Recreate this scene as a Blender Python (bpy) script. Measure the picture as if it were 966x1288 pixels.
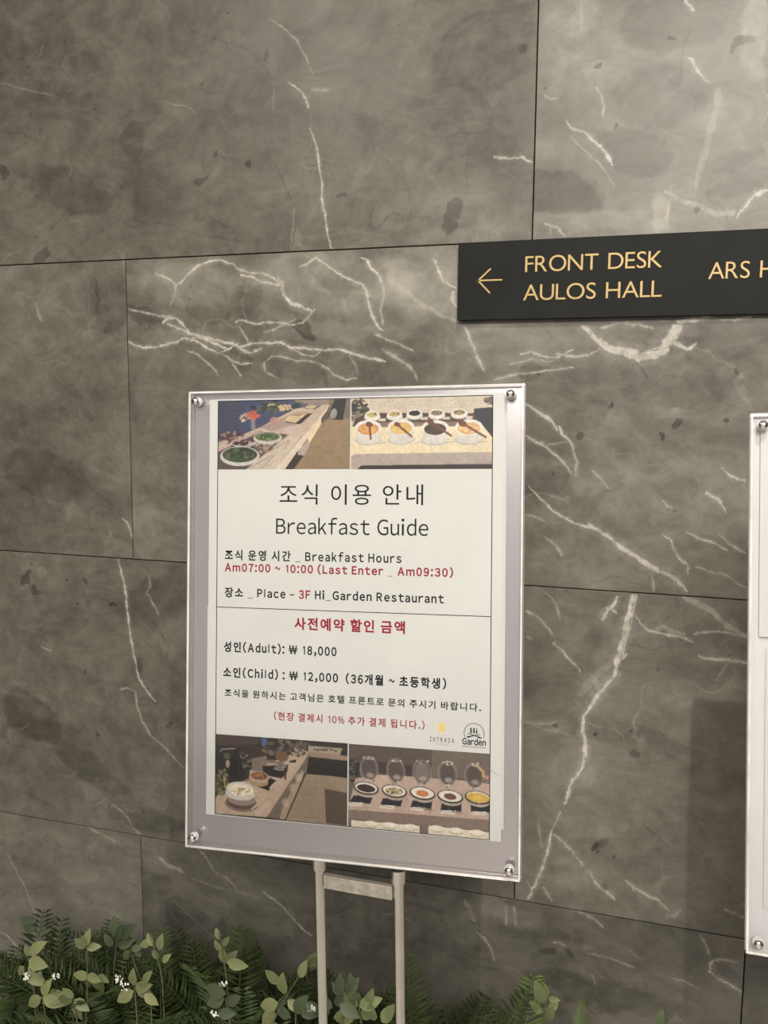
import bpy, bmesh, math, random
import numpy as np
from mathutils import Vector, Matrix, Euler
random.seed(7)
rng = np.random.default_rng(5)
SC = bpy.context.scene
COL = SC.collection
for o in list(bpy.data.objects):
    bpy.data.objects.remove(o)
PI = math.pi

# ------------------------------------------------------------------ camera
W_PX, H_PX, F_PX = 966, 1288, 1105.9
CAM = np.array([1.01452, -1.55501, 1.51718])
CROT = Euler((1.45070, -0.00796, 0.29794), 'XYZ')
cd = bpy.data.cameras.new('camera'); cam = bpy.data.objects.new('camera', cd); COL.objects.link(cam)
cam.location = CAM; cam.rotation_euler = CROT
cd.sensor_fit = 'VERTICAL'; cd.sensor_height = 24.0; cd.lens = 24.0 * F_PX / H_PX
cd.clip_start = 0.02
SC.camera = cam
# ------------------------------------------------------------------ view, world, lamps
SC.view_settings.view_transform = 'Standard'; SC.view_settings.look = 'None'
SC.view_settings.gamma = 1.0; SC.view_settings.exposure = 0.42
SC.view_settings.use_curve_mapping = False
wd = bpy.data.worlds.new('world'); SC.world = wd; wd.use_nodes = True
bg = wd.node_tree.nodes['Background']; bg.inputs[0].default_value = (1.0, 0.965, 0.91, 1); bg.inputs[1].default_value = 0.50

def spot(name, loc, target, watts, size, blend, radius, col=(1.0, 0.935, 0.85)):
    l = bpy.data.lights.new(name, 'SPOT'); l.energy = watts; l.spot_size = math.radians(size); l.spot_blend = blend
    l.shadow_soft_size = radius; l.color = col
    o = bpy.data.objects.new(name, l); COL.objects.link(o); o.location = loc
    o.rotation_euler = (Vector(target) - Vector(loc)).to_track_quat('-Z', 'Y').to_euler()
    return o
spot('key_or_fill_spot', (1.22, -1.64, 3.12), (0.95, -0.4, 0.2), 92, 96, 1.0, 0.012)
spot('key_or_fill_spot', (-0.45, -2.3, 3.12), (-0.1, -0.1, 1.1), 60, 110, 1.0, 0.30)  # added fill lamp on the left, only evens out the wall lighting
spot('key_or_fill_spot', (1.2, -3.6, 3.12), (1.2, -3.5, 0.0), 420, 62, 1.0, 0.10)  # added lamp, makes a bright floor pool for the silver panel to reflect

def area(name, loc, target, watts, sx, sy, col):
    l = bpy.data.lights.new(name, 'AREA'); l.shape = 'RECTANGLE'; l.size = sx; l.size_y = sy; l.energy = watts; l.color = col
    o = bpy.data.objects.new(name, l); COL.objects.link(o); o.location = loc
    o.rotation_euler = (Vector(target) - Vector(loc)).to_track_quat('-Z', 'Y').to_euler()
    return o
area('soft_fill_area', (1.5, -3.3, 3.1), (0.9, -0.7, 0.2), 125, 1.8, 1.0, (1.0, 0.95, 0.88))  # added broad fill, softly brightens the wall and boards

# ------------------------------------------------------------------ helpers
def tag(o, label=None, cat=None, group=None, kind=None):
    if label: o['label'] = label
    if cat: o['category'] = cat
    if group: o['group'] = group
    if kind: o['kind'] = kind
    return o

def empty(name, loc):
    o = bpy.data.objects.new(name, None); COL.objects.link(o); o.location = loc
    o.empty_display_size = 0.05
    return o

def mesh_obj(name, verts, faces, mats, parent=None, mi=None, smooth=False, off=(0, 0, 0)):
    m = bpy.data.meshes.new(name)
    off = Vector(off)
    m.from_pydata([tuple(Vector(v) - off) for v in verts], [], faces)
    for mt in (mats if isinstance(mats, (list, tuple)) else [mats]):
        m.materials.append(mt)
    if mi: m.polygons.foreach_set('material_index', mi)
    if smooth: m.polygons.foreach_set('use_smooth', [True] * len(m.polygons))
    m.update()
    o = bpy.data.objects.new(name, m); COL.objects.link(o)
    if parent: o.parent = parent
    return o

def bm_obj(name, bm, mat, parent=None, smooth=False):
    m = bpy.data.meshes.new(name); bm.to_mesh(m); bm.free()
    for mt in (mat if isinstance(mat, (list, tuple)) else [mat]): m.materials.append(mt)
    if smooth: m.polygons.foreach_set('use_smooth', [True] * len(m.polygons))
    o = bpy.data.objects.new(name, m); COL.objects.link(o)
    if parent: o.parent = parent
    return o

def bm_box(bm, x0, x1, y0, y1, z0, z1, M=None, bevel=0.0):
    b = bmesh.new(); bmesh.ops.create_cube(b, size=1.0)
    for v in b.verts:
        v.co = Vector(((x0 + x1) / 2 + v.co.x * (x1 - x0), (y0 + y1) / 2 + v.co.y * (y1 - y0), (z0 + z1) / 2 + v.co.z * (z1 - z0)))
    if bevel: bmesh.ops.bevel(b, geom=b.edges[:], offset=bevel, segments=2, affect='EDGES', profile=0.5)
    if M is not None: b.transform(M)
    t = bpy.data.meshes.new('t'); b.to_mesh(t); b.free(); bm.from_mesh(t); bpy.data.meshes.remove(t)

def bm_lathe(bm, prof, M=None, n=24):
    """prof: (r, h) pairs around local z"""
    b = bmesh.new(); rings = []
    for r, h in prof:
        rings.append([b.verts.new((r * math.cos(2 * PI * k / n), r * math.sin(2 * PI * k / n), h)) for k in range(n)])
    for a, c in zip(rings, rings[1:]):
        for k in range(n):
            b.faces.new((a[k], a[(k + 1) % n], c[(k + 1) % n], c[k]))
    b.faces.new(rings[0][::-1]); b.faces.new(rings[-1])
    if M is not None: b.transform(M)
    t = bpy.data.meshes.new('t'); b.to_mesh(t); b.free(); bm.from_mesh(t); bpy.data.meshes.remove(t)

def mat(name, col=(.5, .5, .5), rough=.5, metal=0.0, spec=0.5, **kw):
    m = bpy.data.materials.new(name); m.use_nodes = True
    p = m.node_tree.nodes['Principled BSDF']
    p.inputs['Base Color'].default_value = (*col, 1); p.inputs['Roughness'].default_value = rough
    p.inputs['Metallic'].default_value = metal; p.inputs['Specular IOR Level'].default_value = spec
    return m

class NT:
    """small helper to write node graphs as expressions"""
    def __init__(s, m): s.t = m.node_tree; s.p = s.t.nodes['Principled BSDF']
    def n(s, ty, **kw):
        nd = s.t.nodes.new(ty)
        for k, v in kw.items(): setattr(nd, k, v)
        return nd
    def put(s, sock, v):
        if hasattr(v, 'default_value') and hasattr(v, 'is_output'): s.t.links.new(v, sock)
        else: sock.default_value = v
    def m(s, op, a, b=0.0, c=0.0, clamp=False):
        nd = s.n('ShaderNodeMath', operation=op, use_clamp=clamp)
        s.put(nd.inputs[0], a); s.put(nd.inputs[1], b); s.put(nd.inputs[2], c)
        return nd.outputs[0]
    def v(s, op, a, b=(0, 0, 0), scale=None):
        nd = s.n('ShaderNodeVectorMath', operation=op)
        s.put(nd.inputs[0], a); s.put(nd.inputs[1], b)
        if scale is not None: s.put(nd.inputs['Scale'], scale)
        return nd.outputs['Value'] if op in ('DOT_PRODUCT', 'LENGTH', 'DISTANCE') else nd.outputs[0]
    def noise(s, vec, scale, detail=3, rough=.5, out='Fac', dist=0.0):
        nd = s.n('ShaderNodeTexNoise'); s.put(nd.inputs['Vector'], vec)
        nd.inputs['Scale'].default_value = scale; nd.inputs['Detail'].default_value = detail
        nd.inputs['Roughness'].default_value = rough; nd.inputs['Distortion'].default_value = dist
        return nd.outputs[out]
    def mr(s, v, a, b, c=0.0, d=1.0, interp='LINEAR'):
        nd = s.n('ShaderNodeMapRange', interpolation_type=interp)
        s.put(nd.inputs[0], v); s.put(nd.inputs[1], a); s.put(nd.inputs[2], b); s.put(nd.inputs[3], c); s.put(nd.inputs[4], d)
        return nd.outputs[0]
    def ramp(s, v, stops):
        nd = s.n('ShaderNodeValToRGB'); s.put(nd.inputs[0], v)
        e = nd.color_ramp.elements
        while len(e) < len(stops): e.new(0.5)
        for q, (pos, c) in zip(e, stops): q.position = pos; q.color = (*c, 1)
        return nd.outputs[0]
    def mix(s, f, a, b):
        nd = s.n('ShaderNodeMix', data_type='RGBA')
        s.put(nd.inputs[0], f); s.put(nd.inputs[6], a); s.put(nd.inputs[7], b)
        return nd.outputs[2]

# ------------------------------------------------------------------ picture measurements turned into real points
RM = np.array(CROT.to_matrix())
def at(u, v, y=0.0):
    """point of the vertical plane at depth y that the photograph shows at pixel u, v"""
    d = RM @ np.array([(u - W_PX / 2) / F_PX, (H_PX / 2 - v) / F_PX, -1.0])
    t = (y - CAM[1]) / d[1]
    return CAM + t * d

# ------------------------------------------------------------------ lettering shapes, made while the scene is still empty
_g = {}
def glyph(ch, off, res=3, wide=True):
    k = (ch, off, wide)
    if k in _g: return _g[k]
    c = bpy.data.curves.new('g', 'FONT')
    c.body = chr(ord(ch) + 0xFEE0) if (wide and 33 <= ord(ch) <= 126) else ch
    c.offset = off; c.resolution_u = res; c.fill_mode = 'BOTH'
    o = bpy.data.objects.new('g', c); COL.objects.link(o)
    me = bpy.data.meshes.new_from_object(o)
    vs = np.array([v.co[:2] for v in me.vertices]).reshape(-1, 2); fs = [tuple(p.vertices) for p in me.polygons]
    bpy.data.objects.remove(o); bpy.data.curves.remove(c); bpy.data.meshes.remove(me)
    _g[k] = (vs, fs)
    return _g[k]

for _off, _txt in ((-.012, '조식 이용 안내'), (-.004, ''), (0, 'HOTELICHEON'), (.016, ''), (.026, ''), (.03, 'Garden'), (.02, 'BUFFET&PUBRESTAURANT')):
    for _c in _txt:
        if _c != ' ': glyph(_c, _off)

# ------------------------------------------------------------------ materials
def noisy(name, col, col2, scale, rough, metal=0, spec=.5, detail=4, r2=None):
    m = mat(name, col, rough, metal, spec); T = NT(m)
    tc = T.n('ShaderNodeTexCoord').outputs['Object']
    f = T.noise(tc, scale, detail, .6)
    T.put(T.p.inputs['Base Color'], T.ramp(f, [(.3, col), (.7, col2)]))
    if r2: T.put(T.p.inputs['Roughness'], T.mr(T.noise(tc, scale * 2.3, 3), .3, .7, rough, r2))
    return m
M_paper = noisy('white_paper', (.530, .530, .510), (.560, .560, .538), 9, .55, spec=.3)
M_ink = mat('black_ink', (.006, .006, .007), .7, spec=.15)
M_red = mat('red_ink', (.25, .010, .028), .7, spec=.15)
M_yellow = mat('yellow_ink', (.76, .56, .16), .5)
M_grey_ink = mat('grey_ink', (.18, .18, .17), .5)
M_chrome = noisy('polished_chrome', (.82, .81, .79), (.9, .89, .87), 60, .10, 1.0)
M_steel = noisy('worn_steel', (.80, .77, .71), (.97, .95, .91), 14, .13, 1.0, r2=.24)
M_bar = noisy('dull_steel', (.33, .30, .25), (.58, .54, .47), 70, .40, .6, r2=.6)
M_black = noisy('black_plastic', (.012, .012, .012), (.02, .02, .02), 40, .35)
M_silver = noisy('silver_backing', (.50, .472, .478), (.55, .522, .528), 3, .26, .8)
M_whiteback = noisy('white_backing', (.56, .545, .55), (.61, .595, .60), 4, .35, .0, r2=.42)
M_edge = noisy('polished_acrylic_edge', (.62, .60, .57), (.92, .91, .88), 26, .12, .35)
M_sign = noisy('charcoal_panel', (.013, .0135, .012), (.017, .0175, .016), 18, .55, spec=.12)
M_gold = noisy('gold_letters', (.44, .305, .115), (.52, .37, .155), 80, .45, .2)
M_grout = mat('dark_joint', (.02, .018, .015), .9)
M_soil = noisy('dark_soil', (.010, .008, .006), (.03, .024, .018), 60, .9)
M_planter = noisy('planter_box', (.03, .028, .026), (.05, .047, .043), 12, .5)
M_floor = noisy('floor_stone', (.36, .335, .30), (.46, .43, .39), 2, .3)
M_ceiling = noisy('ceiling_paint', (.62, .60, .56), (.66, .64, .60), 5, .8)

def pane_mat():
    m = bpy.data.materials.new('clear_acrylic'); m.use_nodes = True
    t = m.node_tree; t.nodes.remove(t.nodes['Principled BSDF'])
    out = t.nodes['Material Output']
    tr = t.nodes.new('ShaderNodeBsdfTransparent'); tr.inputs[0].default_value = (.98, .98, .98, 1)
    gl = t.nodes.new('ShaderNodeBsdfGlossy'); gl.inputs['Roughness'].default_value = .06
    fr = t.nodes.new('ShaderNodeFresnel'); fr.inputs[0].default_value = 1.22
    mx = t.nodes.new('ShaderNodeMixShader')
    t.links.new(fr.outputs[0], mx.inputs[0]); t.links.new(tr.outputs[0], mx.inputs[1]); t.links.new(gl.outputs[0], mx.inputs[2])
    t.links.new(mx.outputs[0], out.inputs[0])
    return m
M_pane = pane_mat()

def vein_group():
    """mask of one vein: u along it, other axis, curve value, range, low, half width, strength, breakup"""
    g = bpy.data.node_groups.new('vein', 'ShaderNodeTree')
    for nm in ('u', 'other', 'curve', 'range', 'low', 'width', 'strength', 'breakup'): g.interface.new_socket(nm, in_out='INPUT', socket_type='NodeSocketFloat')
    g.interface.new_socket('mask', in_out='OUTPUT', socket_type='NodeSocketFloat')
    T = NT.__new__(NT); T.t = g
    I = T.n('NodeGroupInput').outputs; O = T.n('NodeGroupOutput')
    diff = T.m('ABSOLUTE', T.m('SUBTRACT', I[1], T.m('MULTIPLY_ADD', I[2], I[3], I[4])))
    tp = T.m('POWER', T.m('MULTIPLY', T.m('MULTIPLY', I[0], T.m('SUBTRACT', 1.0, I[0])), 4.0, clamp=True), .22)
    r = T.m('DIVIDE', diff, T.m('MULTIPLY_ADD', T.m('MULTIPLY', tp, I[5]), T.m('MULTIPLY_ADD', I[7], .75, .55), 1e-5))
    core = T.mr(r, .45, 1.05, 1.0, 0.0, 'SMOOTHSTEP'); halo = T.mr(r, .6, 3.2, .22, 0.0, 'SMOOTHSTEP')
    T.put(O.inputs[0], T.m('MULTIPLY', T.m('MAXIMUM', core, halo), T.m('MULTIPLY', I[6], T.m('MULTIPLY', T.m('GREATER_THAN', tp, .02), I[7]))))
    return g
VEIN = vein_group()

def marble(idx, ox, oz, tone=0.0, veins=(), patches=(), gen=1.0):
    """ox, oz: the tile's lower left corner; veins and patches are given where the photograph shows them"""
    m = mat('grey_marble', rough=.36, spec=.35); T = NT(m)
    P = T.n('ShaderNodeTexCoord').outputs['Object']
    Q = T.v('ADD', P, (idx * 3.71, idx * 1.3, idx * 5.13))
    n1 = T.noise(Q, 16, 5, .72, 'Color'); n2 = T.noise(Q, 110, 2, .6, 'Color')
    D1 = T.v('SCALE', T.v('SUBTRACT', n1, (.5, .5, .5)), scale=.016)
    D2 = T.v('SCALE', T.v('SUBTRACT', n2, (.5, .5, .5)), scale=.0050)
    D = T.v('ADD', P, T.v('ADD', D1, D2))
    big = T.v('ADD', P, T.v('SCALE', T.v('SUBTRACT', T.noise(Q, 5, 5, .62, 'Color'), (.5, .5, .5)), scale=.14))
    sx = T.n('ShaderNodeSeparateXYZ'); T.put(sx.inputs[0], D)
    ax = {'x': sx.outputs[0], 'z': sx.outputs[2]}
    # cloudy tone: broad flow running down to the right
    fl = T.n('ShaderNodeMapping'); T.put(fl.inputs[0], Q); fl.inputs['Rotation'].default_value = (0, math.radians(35), 0)
    fl.inputs['Scale'].default_value = (1.0, 1.0, 1.55)
    t0 = T.noise(fl.outputs[0], 2.2, 7, .58, dist=.9)
    t1 = T.noise(Q, 24, 7, .72); t2 = T.noise(fl.outputs[0], 9, 6, .68, dist=1.6)
    tn = T.m('ADD', T.mr(t0, .3, .7, -.12, .12), T.mr(t1, .3, .7, -.095, .095)); tn = T.m('ADD', tn, T.mr(t2, .3, .7, -.11, .11))
    tn = T.m('ADD', tn, .485 + tone)
    t3 = T.noise(T.v('ADD', fl.outputs[0], D1), 4.5, 6, .66, dist=.7)
    tn = T.m('ADD', tn, T.mr(t3, .47, .53, -.026, .026, 'SMOOTHSTEP'))
    for cx, cy, rx, ry, deg, dl in patches:
        c = at(cx, cy); k = .00138
        a = math.radians(deg)
        d = T.v('SUBTRACT', big, (c[0] - ox, 0, c[2] - oz))
        p1 = T.v('DOT_PRODUCT', d, (math.cos(a) / (rx * k), 0, -math.sin(a) / (rx * k)))
        p2 = T.v('DOT_PRODUCT', d, (math.sin(a) / (ry * k), 0, math.cos(a) / (ry * k)))
        q = T.m('ADD', T.m('MULTIPLY', p1, p1), T.m('MULTIPLY', p2, p2))
        tn = T.m('ADD', tn, T.mr(q, *((.7, 1.12) if dl <= -.10 else (.4, 1.4)), dl, 0.0, 'SMOOTHSTEP'))
    # faint hairlines everywhere
    h = T.m('ABSOLUTE', T.m('SUBTRACT', T.noise(T.v('ADD', D, (idx * 2.3, idx * .7, idx * 1.9)), 5.0, 2, .45), .5))
    hm = T.m('MULTIPLY', T.mr(h, 0.0, .007, 1.0, 0.0), T.mr(T.noise(Q, 7, 3, .6), .52, .74, 0.0, .26 * gen))
    h2 = T.m('ABSOLUTE', T.m('SUBTRACT', T.noise(T.v('ADD', D, (idx * 1.1, idx * 3.7, idx * .9)), 6.0, 2, .5), .52))
    hd = T.m('MULTIPLY', T.mr(h2, 0.0, .008, 1.0, 0.0), T.mr(T.noise(Q, 6, 2), .53, .7, 0.0, .14))
    tn = T.m('SUBTRACT', tn, hd)
    # pits
    vo = T.n('ShaderNodeTexVoronoi'); vo.inputs['Scale'].default_value = 34; T.put(vo.inputs['Vector'], T.v('ADD', Q, T.v('SCALE', n2, scale=.012)))
    sep = T.n('ShaderNodeSeparateColor'); T.put(sep.inputs[0], vo.outputs['Color'])
    pit = T.m('MULTIPLY', T.mr(vo.outputs['Distance'], .05, .13, 1.0, 0.0), T.m('GREATER_THAN', sep.outputs[0], .90))
    tn = T.m('SUBTRACT', tn, T.m('MULTIPLY', pit, .26))
    total = hm
    brk = T.mr(T.noise(Q, 60, 3, .6), .3, .64, .30, 1.15)
    dark = None
    for vn in veins:
        pts, wpx, st = vn
        w = abs(wpx) * .0013 * .5
        W3 = [at(*p) for p in pts]
        xs = np.array([p[0] - ox for p in W3]); zs = np.array([p[2] - oz for p in W3])
        if np.ptp(xs) >= np.ptp(zs): u, o_, A, B = xs, zs, 'x', 'z'
        else: u, o_, A, B = zs, xs, 'z', 'x'
        s = np.argsort(u); u = u[s]; o_ = o_[s]
        keep = [0]
        for i in range(1, len(u)):
            if u[i] - u[keep[-1]] > 1e-3: keep.append(i)
        u = u[keep]; o_ = o_[keep]
        if len(u) < 2: continue
        lo, hi = o_.min() - .002, o_.max() + .002
        slope = np.ptp(o_) / max(np.ptp(u), 1e-4); w *= math.sqrt(1 + min(slope, 1.5) ** 2)
        uu = T.mr(ax[A], float(u[0]), float(u[-1]))
        fc = T.n('ShaderNodeFloatCurve'); cu = fc.mapping.curves[0]
        pn = [((a - u[0]) / (u[-1] - u[0]), (b - lo) / (hi - lo)) for a, b in zip(u, o_)]
        cu.points[0].location = pn[0]; cu.points[1].location = pn[-1]
        for q in pn[1:-1]: cu.points.new(*[float(e) for e in q])
        for q in cu.points: q.handle_type = 'VECTOR'
        fc.mapping.update(); T.t.links.new(uu, fc.inputs['Value'])
        gn = T.n('ShaderNodeGroup'); gn.node_tree = VEIN
        T.t.links.new(uu, gn.inputs[0]); T.t.links.new(ax[B], gn.inputs[1]); T.t.links.new(fc.outputs[0], gn.inputs[2]); T.t.links.new(brk, gn.inputs[7])
        gn.inputs[3].default_value = float(hi - lo); gn.inputs[4].default_value = float(lo); gn.inputs[5].default_value = w; gn.inputs[6].default_value = abs(st)
        mk = gn.outputs[0]
        if st > 0: total = T.m('MAXIMUM', total, mk)
        else: dark = mk if dark is None else T.m('MAXIMUM', dark, mk)
    if dark is not None: tn = T.m('SUBTRACT', tn, T.m('MULTIPLY', dark, .3))
    base = T.ramp(tn, [(0.05, (.050, .045, .037)), (.30, (.093, .087, .071)), (.50, (.152, .141, .115)), (.70, (.222, .209, .173)), (.95, (.345, .328, .277))])
    vcol = T.m('MULTIPLY', total, .9, clamp=True)
    T.put(T.p.inputs['Base Color'], T.mix(vcol, base, (.62, .59, .51, 1)))
    T.put(T.p.inputs['Roughness'], T.mr(t1, .3, .7, .30, .44))
    bp = T.n('ShaderNodeBump'); bp.inputs['Strength'].default_value = .12; bp.inputs['Distance'].default_value = .002
    T.put(bp.inputs['Height'], T.m('SUBTRACT', T.m('MULTIPLY', t1, .3), pit)); T.put(T.p.inputs['Normal'], bp.outputs[0])
    return m

# ------------------------------------------------------------------ the wall of stone tiles
ZA = 1.8                       # the joint under the top row
TW, TH, GAP = 1.2041, 0.6, 0.0022
V = {}; PT = {}; TONE = {}
V['T0L'] = [
 ([(338,22),(352,32),(372,50),(385,72),(394,95)], 2.5, .35),
 ([(362,103),(375,112),(384,125),(388,138)], 3, .8),
 ([(390,160),(397,180),(403,215),(405,250),(410,285),(417,313)], 2.6, .8),
 ([(230,35),(262,46),(290,55),(318,66),(345,103)], 2, -.35), ([(335,190),(350,215),(362,243),(370,262)], 2, -.4),
 ([(370,262),(369,285),(366,312)], 2, .22),
 ([(620,198),(640,199),(655,197),(670,204)], 3.5, .6), ([(390,112),(405,114),(416,112)], 4, .3),
 ([(0,104),(25,112),(75,122)], 2.5, .2), ([(160,285),(200,280),(250,295),(310,305)], 5, -.3), ([(0,165),(30,168),(48,180)], 4, -.3),
 ([(345,103),(344,140)], 2, .18)]
PT['T0L'] = [(563,265,9,24,-8,-.22),(430,241,6,4,0,-.2),(270,198,4,4,0,-.25),(254,222,11,4,0,-.22),(318,214,5,5,0,-.3),(170,180,20,26,0,-.12),
 (80,240,90,30,20,-.10),(110,25,150,45,0,.05),(600,60,80,60,0,-.10),(48,318,10,12,0,-.22),(560,270,90,60,0,.10),(5,217,8,5,0,-.2),(190,240,60,40,30,-.08),(335,62,5,5,0,-.2),(661,62,6,5,0,-.35)]
TONE['T0L'] = -.05
V['T0R'] = [
 ([(711,150),(718,160),(733,166)], 3.5, .5), ([(726,162),(735,166),(745,177),(755,184),(763,195),(770,208)], 4, .75),
 ([(718,172),(735,188),(750,202),(762,217),(775,235)], 2, .3), ([(750,110),(757,120),(760,133),(758,147)], 3, .4),
 ([(868,72),(878,88),(892,104)], 3, .7), ([(903,110),(901,135),(892,175),(880,215),(872,240)], 10, .22),
 ([(835,240),(850,250),(870,257),(900,270),(925,268)], 8, .35), ([(925,275),(938,260),(950,245),(966,238)], 4, .7),
 ([(860,0),(868,5),(876,12)], 4, .7), ([(684,118),(692,124),(702,123)], 3, .35), ([(685,282),(700,286),(712,298)], 3, .4),
 ([(730,0),(731,40)], 5, .2), ([(692,285),(694,296)], 2, .3), ([(845,232),(842,255),(838,282)], 4, .25)]
PT['T0R'] = [(700,245,60,30,10,-.22),(830,120,60,40,0,-.12),(800,190,45,25,20,-.13),(850,30,60,30,0,-.14),(930,48,14,5,0,-.3),(850,44,6,3,0,-.3),(765,80,5,4,0,-.35),
 (945,30,14,50,0,.2),(930,215,45,30,0,-.12),(740,60,60,60,0,.1),(720,20,40,30,0,.1),(885,259,5,5,0,-.3),(830,262,12,22,0,.15),(760,278,100,16,0,.1)]
TONE['T0R'] = .09
V['TAL'] = [([(152,650),(160,657),(164,668),(166,676)], 3, .7), ([(45,380),(50,398),(53,405)], 7, .25), ([(40,550),(60,580),(110,610),(150,645)], 3, -.3),
 ([(137,665),(140,676)], 2.5, .25)]
PT['TAL'] = [(135,360,36,66,0,-.13),(138,425,30,50,-22,-.05),(60,600,80,40,15,-.12),(110,360,10,34,0,-.10),(40,550,40,20,0,-.06)]
TONE['TAL'] = .01
V['TAB'] = [
 ([(160,388),(172,391),(188,395),(203,398),(216,399)], 3, .6), ([(160,429),(168,434),(182,437),(200,436),(220,430),(232,424)], 4, .8),
 ([(203,406),(212,401),(222,401),(230,408),(238,416)], 4, .8), ([(210,408),(225,413),(240,419),(255,423),(270,431),(284,438)], 5, .9),
 ([(232,424),(248,428),(262,437),(276,444),(290,438),(300,432)], 3.5, .9), ([(240,424),(262,424),(285,430),(300,437),(315,445),(330,438)], 5, .8),
 ([(300,437),(318,432),(335,431),(352,432),(366,438),(385,439),(410,441)], 4, .85), ([(410,441),(425,440),(442,444),(462,450),(486,455)], 4, .8),
 ([(195,344),(206,349),(217,354),(222,359)], 3.5, .85), ([(222,359),(231,352),(238,342),(247,334),(260,329),(275,327),(292,331)], 3.6, .9),
 ([(221,359),(221,370),(218,378),(214,386)], 3, .55), ([(292,331),(300,339),(316,343),(332,344),(345,351),(352,360)], 3, .7),
 ([(303,346),(316,348),(328,354),(342,357),(352,360)], 3.5, .8), ([(349,350),(356,362),(358,374),(366,381),(380,385),(392,392)], 4.5, .95),
 ([(356,352),(353,362),(357,375)], 3, .8), ([(376,334),(386,331),(396,324),(404,328)], 3, .7), ([(396,324),(408,331),(420,341),(432,348),(444,353),(456,356)], 3.4, .75),
 ([(456,356),(462,366),(464,378),(467,396),(474,411),(482,418)], 4, .8), ([(455,322),(463,328),(468,338),(477,346),(482,356)], 4, .9),
 ([(295,404),(308,402),(322,407),(338,405),(352,406),(366,409),(380,405)], 3, .75), ([(380,405),(388,398),(396,389)], 3, .6),
 ([(300,410),(306,418),(312,428),(313,434)], 3, .6), ([(330,418),(345,415),(360,408),(373,400)], 4, .4), ([(366,438),(378,446),(395,448),(406,441)], 2.5, .6),
 ([(236,440),(248,446),(258,455),(268,463),(276,475)], 2.6, .55), ([(290,452),(297,463),(303,473)], 2.4, .6), ([(276,444),(290,452),(305,458),(318,457)], 2.8, .7),
 ([(332,456),(333,466),(340,473),(350,477)], 3, .7), ([(332,456),(342,449),(356,450),(372,454),(388,453),(402,457)], 2.8, .55),
 ([(402,457),(412,463),(420,472),(436,477),(448,474)], 2.8, .55), ([(440,446),(447,458),(449,470)], 3, .3), ([(470,420),(486,428),(500,432),(520,440)], 3, .5),
 ([(545,325),(550,338),(556,352),(566,359),(576,363)], 4, .8), ([(572,366),(570,378),(575,386)], 7, .7), ([(486,348),(505,362),(530,382),(560,398),(582,405)], 8, .3),
 ([(482,356),(484,372),(478,392),(482,410)], 3, .5), ([(480,440),(500,452),(518,462),(526,478)], 5, .5), ([(584,410),(590,424),(596,438),(602,452),(610,470)], 4.5, .6),
 ([(655,446),(668,441),(684,448),(700,450),(712,446),(722,440)], 3.5, .6), ([(640,460),(668,452),(690,455),(706,448)], 2.6, .4),
 ([(733,408),(742,416),(750,426),(758,434)], 7, .75), ([(752,428),(768,438),(785,444),(805,448),(826,447),(842,440)], 13, .72),
 ([(826,440),(840,432),(848,420),(853,408)], 15, .7), ([(757,413),(775,408),(800,409),(825,413)], 4, .5), ([(846,430),(855,436),(864,440)], 6, .7),
 ([(862,440),(872,437),(878,432)], 4, .7), ([(850,405),(866,404),(880,402),(893,397)], 6, .8), ([(878,403),(900,400),(925,402),(945,399)], 3.5, .7),
 ([(700,445),(722,450),(742,446),(755,438)], 4, .5), ([(790,438),(800,452),(815,475)], 2.4, -.9), ([(620,478),(655,470),(690,466),(722,463)], 3, .45),
 ([(661,507),(670,513),(681,521),(693,528),(702,540)], 4, .7), ([(704,535),(710,546),(717,553),(722,566)], 4, .7), ([(661,548),(672,555),(688,562),(700,574),(712,586),(720,598)], 3.4, .6),
 ([(664,610),(676,624),(688,636),(698,645),(714,654),(733,661),(752,666)], 3, .8), ([(738,659),(745,663),(752,668),(764,674),(775,685)], 5, .6),
 ([(764,674),(780,688),(797,698),(815,710),(832,719),(850,728),(864,743)], 7, .8), ([(745,592),(752,600),(760,608),(766,616)], 4, .4),
 ([(817,672),(832,673),(843,680),(848,692),(856,704),(865,712),(864,722)], 3, .65), ([(860,669),(872,673),(885,680),(900,684),(915,693)], 2.8, .6),
 ([(905,672),(915,682),(926,690),(938,697)], 3, .55), ([(907,589),(918,599),(930,603),(939,604)], 3, .7), ([(887,621),(900,628),(908,636),(912,645)], 3.4, .6),
 ([(685,675),(695,682),(704,692),(707,700)], 4, .4), ([(833,630),(838,637),(846,640)], 2.6, .4), ([(872,712),(890,718),(910,722),(930,735),(939,738)], 3, .45),
 ([(661,647),(675,651),(687,657)], 2.4, .4), ([(665,555),(690,558),(712,556)], 2, .4), ([(720,565),(726,580),(724,600)], 4, .35), ([(820,722),(822,735),(824,745)], 3, .35)]
PT['TAB'] = [(230,352,120,30,0,.18),(420,350,120,44,10,.20),(182,402,30,9,8,-.16),(268,372,44,34,0,-.12),(325,372,28,26,10,-.10),(387,418,11,16,-30,-.30),(210,425,44,10,0,.12),
 (430,420,90,12,10,.12),(310,447,12,9,0,-.14),(288,434,16,7,20,-.16),(375,466,44,14,0,-.10),(430,357,24,14,20,-.10),(340,420,30,10,0,-.08),(530,360,60,60,0,.18),(640,440,90,44,0,.12),
 (800,425,34,16,0,-.05),(620,395,80,20,0,.08),(800,520,140,70,0,-.06),(690,600,40,22,0,-.10),(672,472,20,12,0,-.16),(905,418,70,20,0,-.08),(775,605,90,30,20,.04),(845,530,5,9,0,-.3),(833,552,6,4,30,-.3),
 (738,540,5,5,0,-.25),(917,520,6,3,20,-.35),(925,446,7,3,10,-.35),(772,510,3,3,0,-.35),(200,560,60,90,0,-.06)]
TONE['TAB'] = .02
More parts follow.
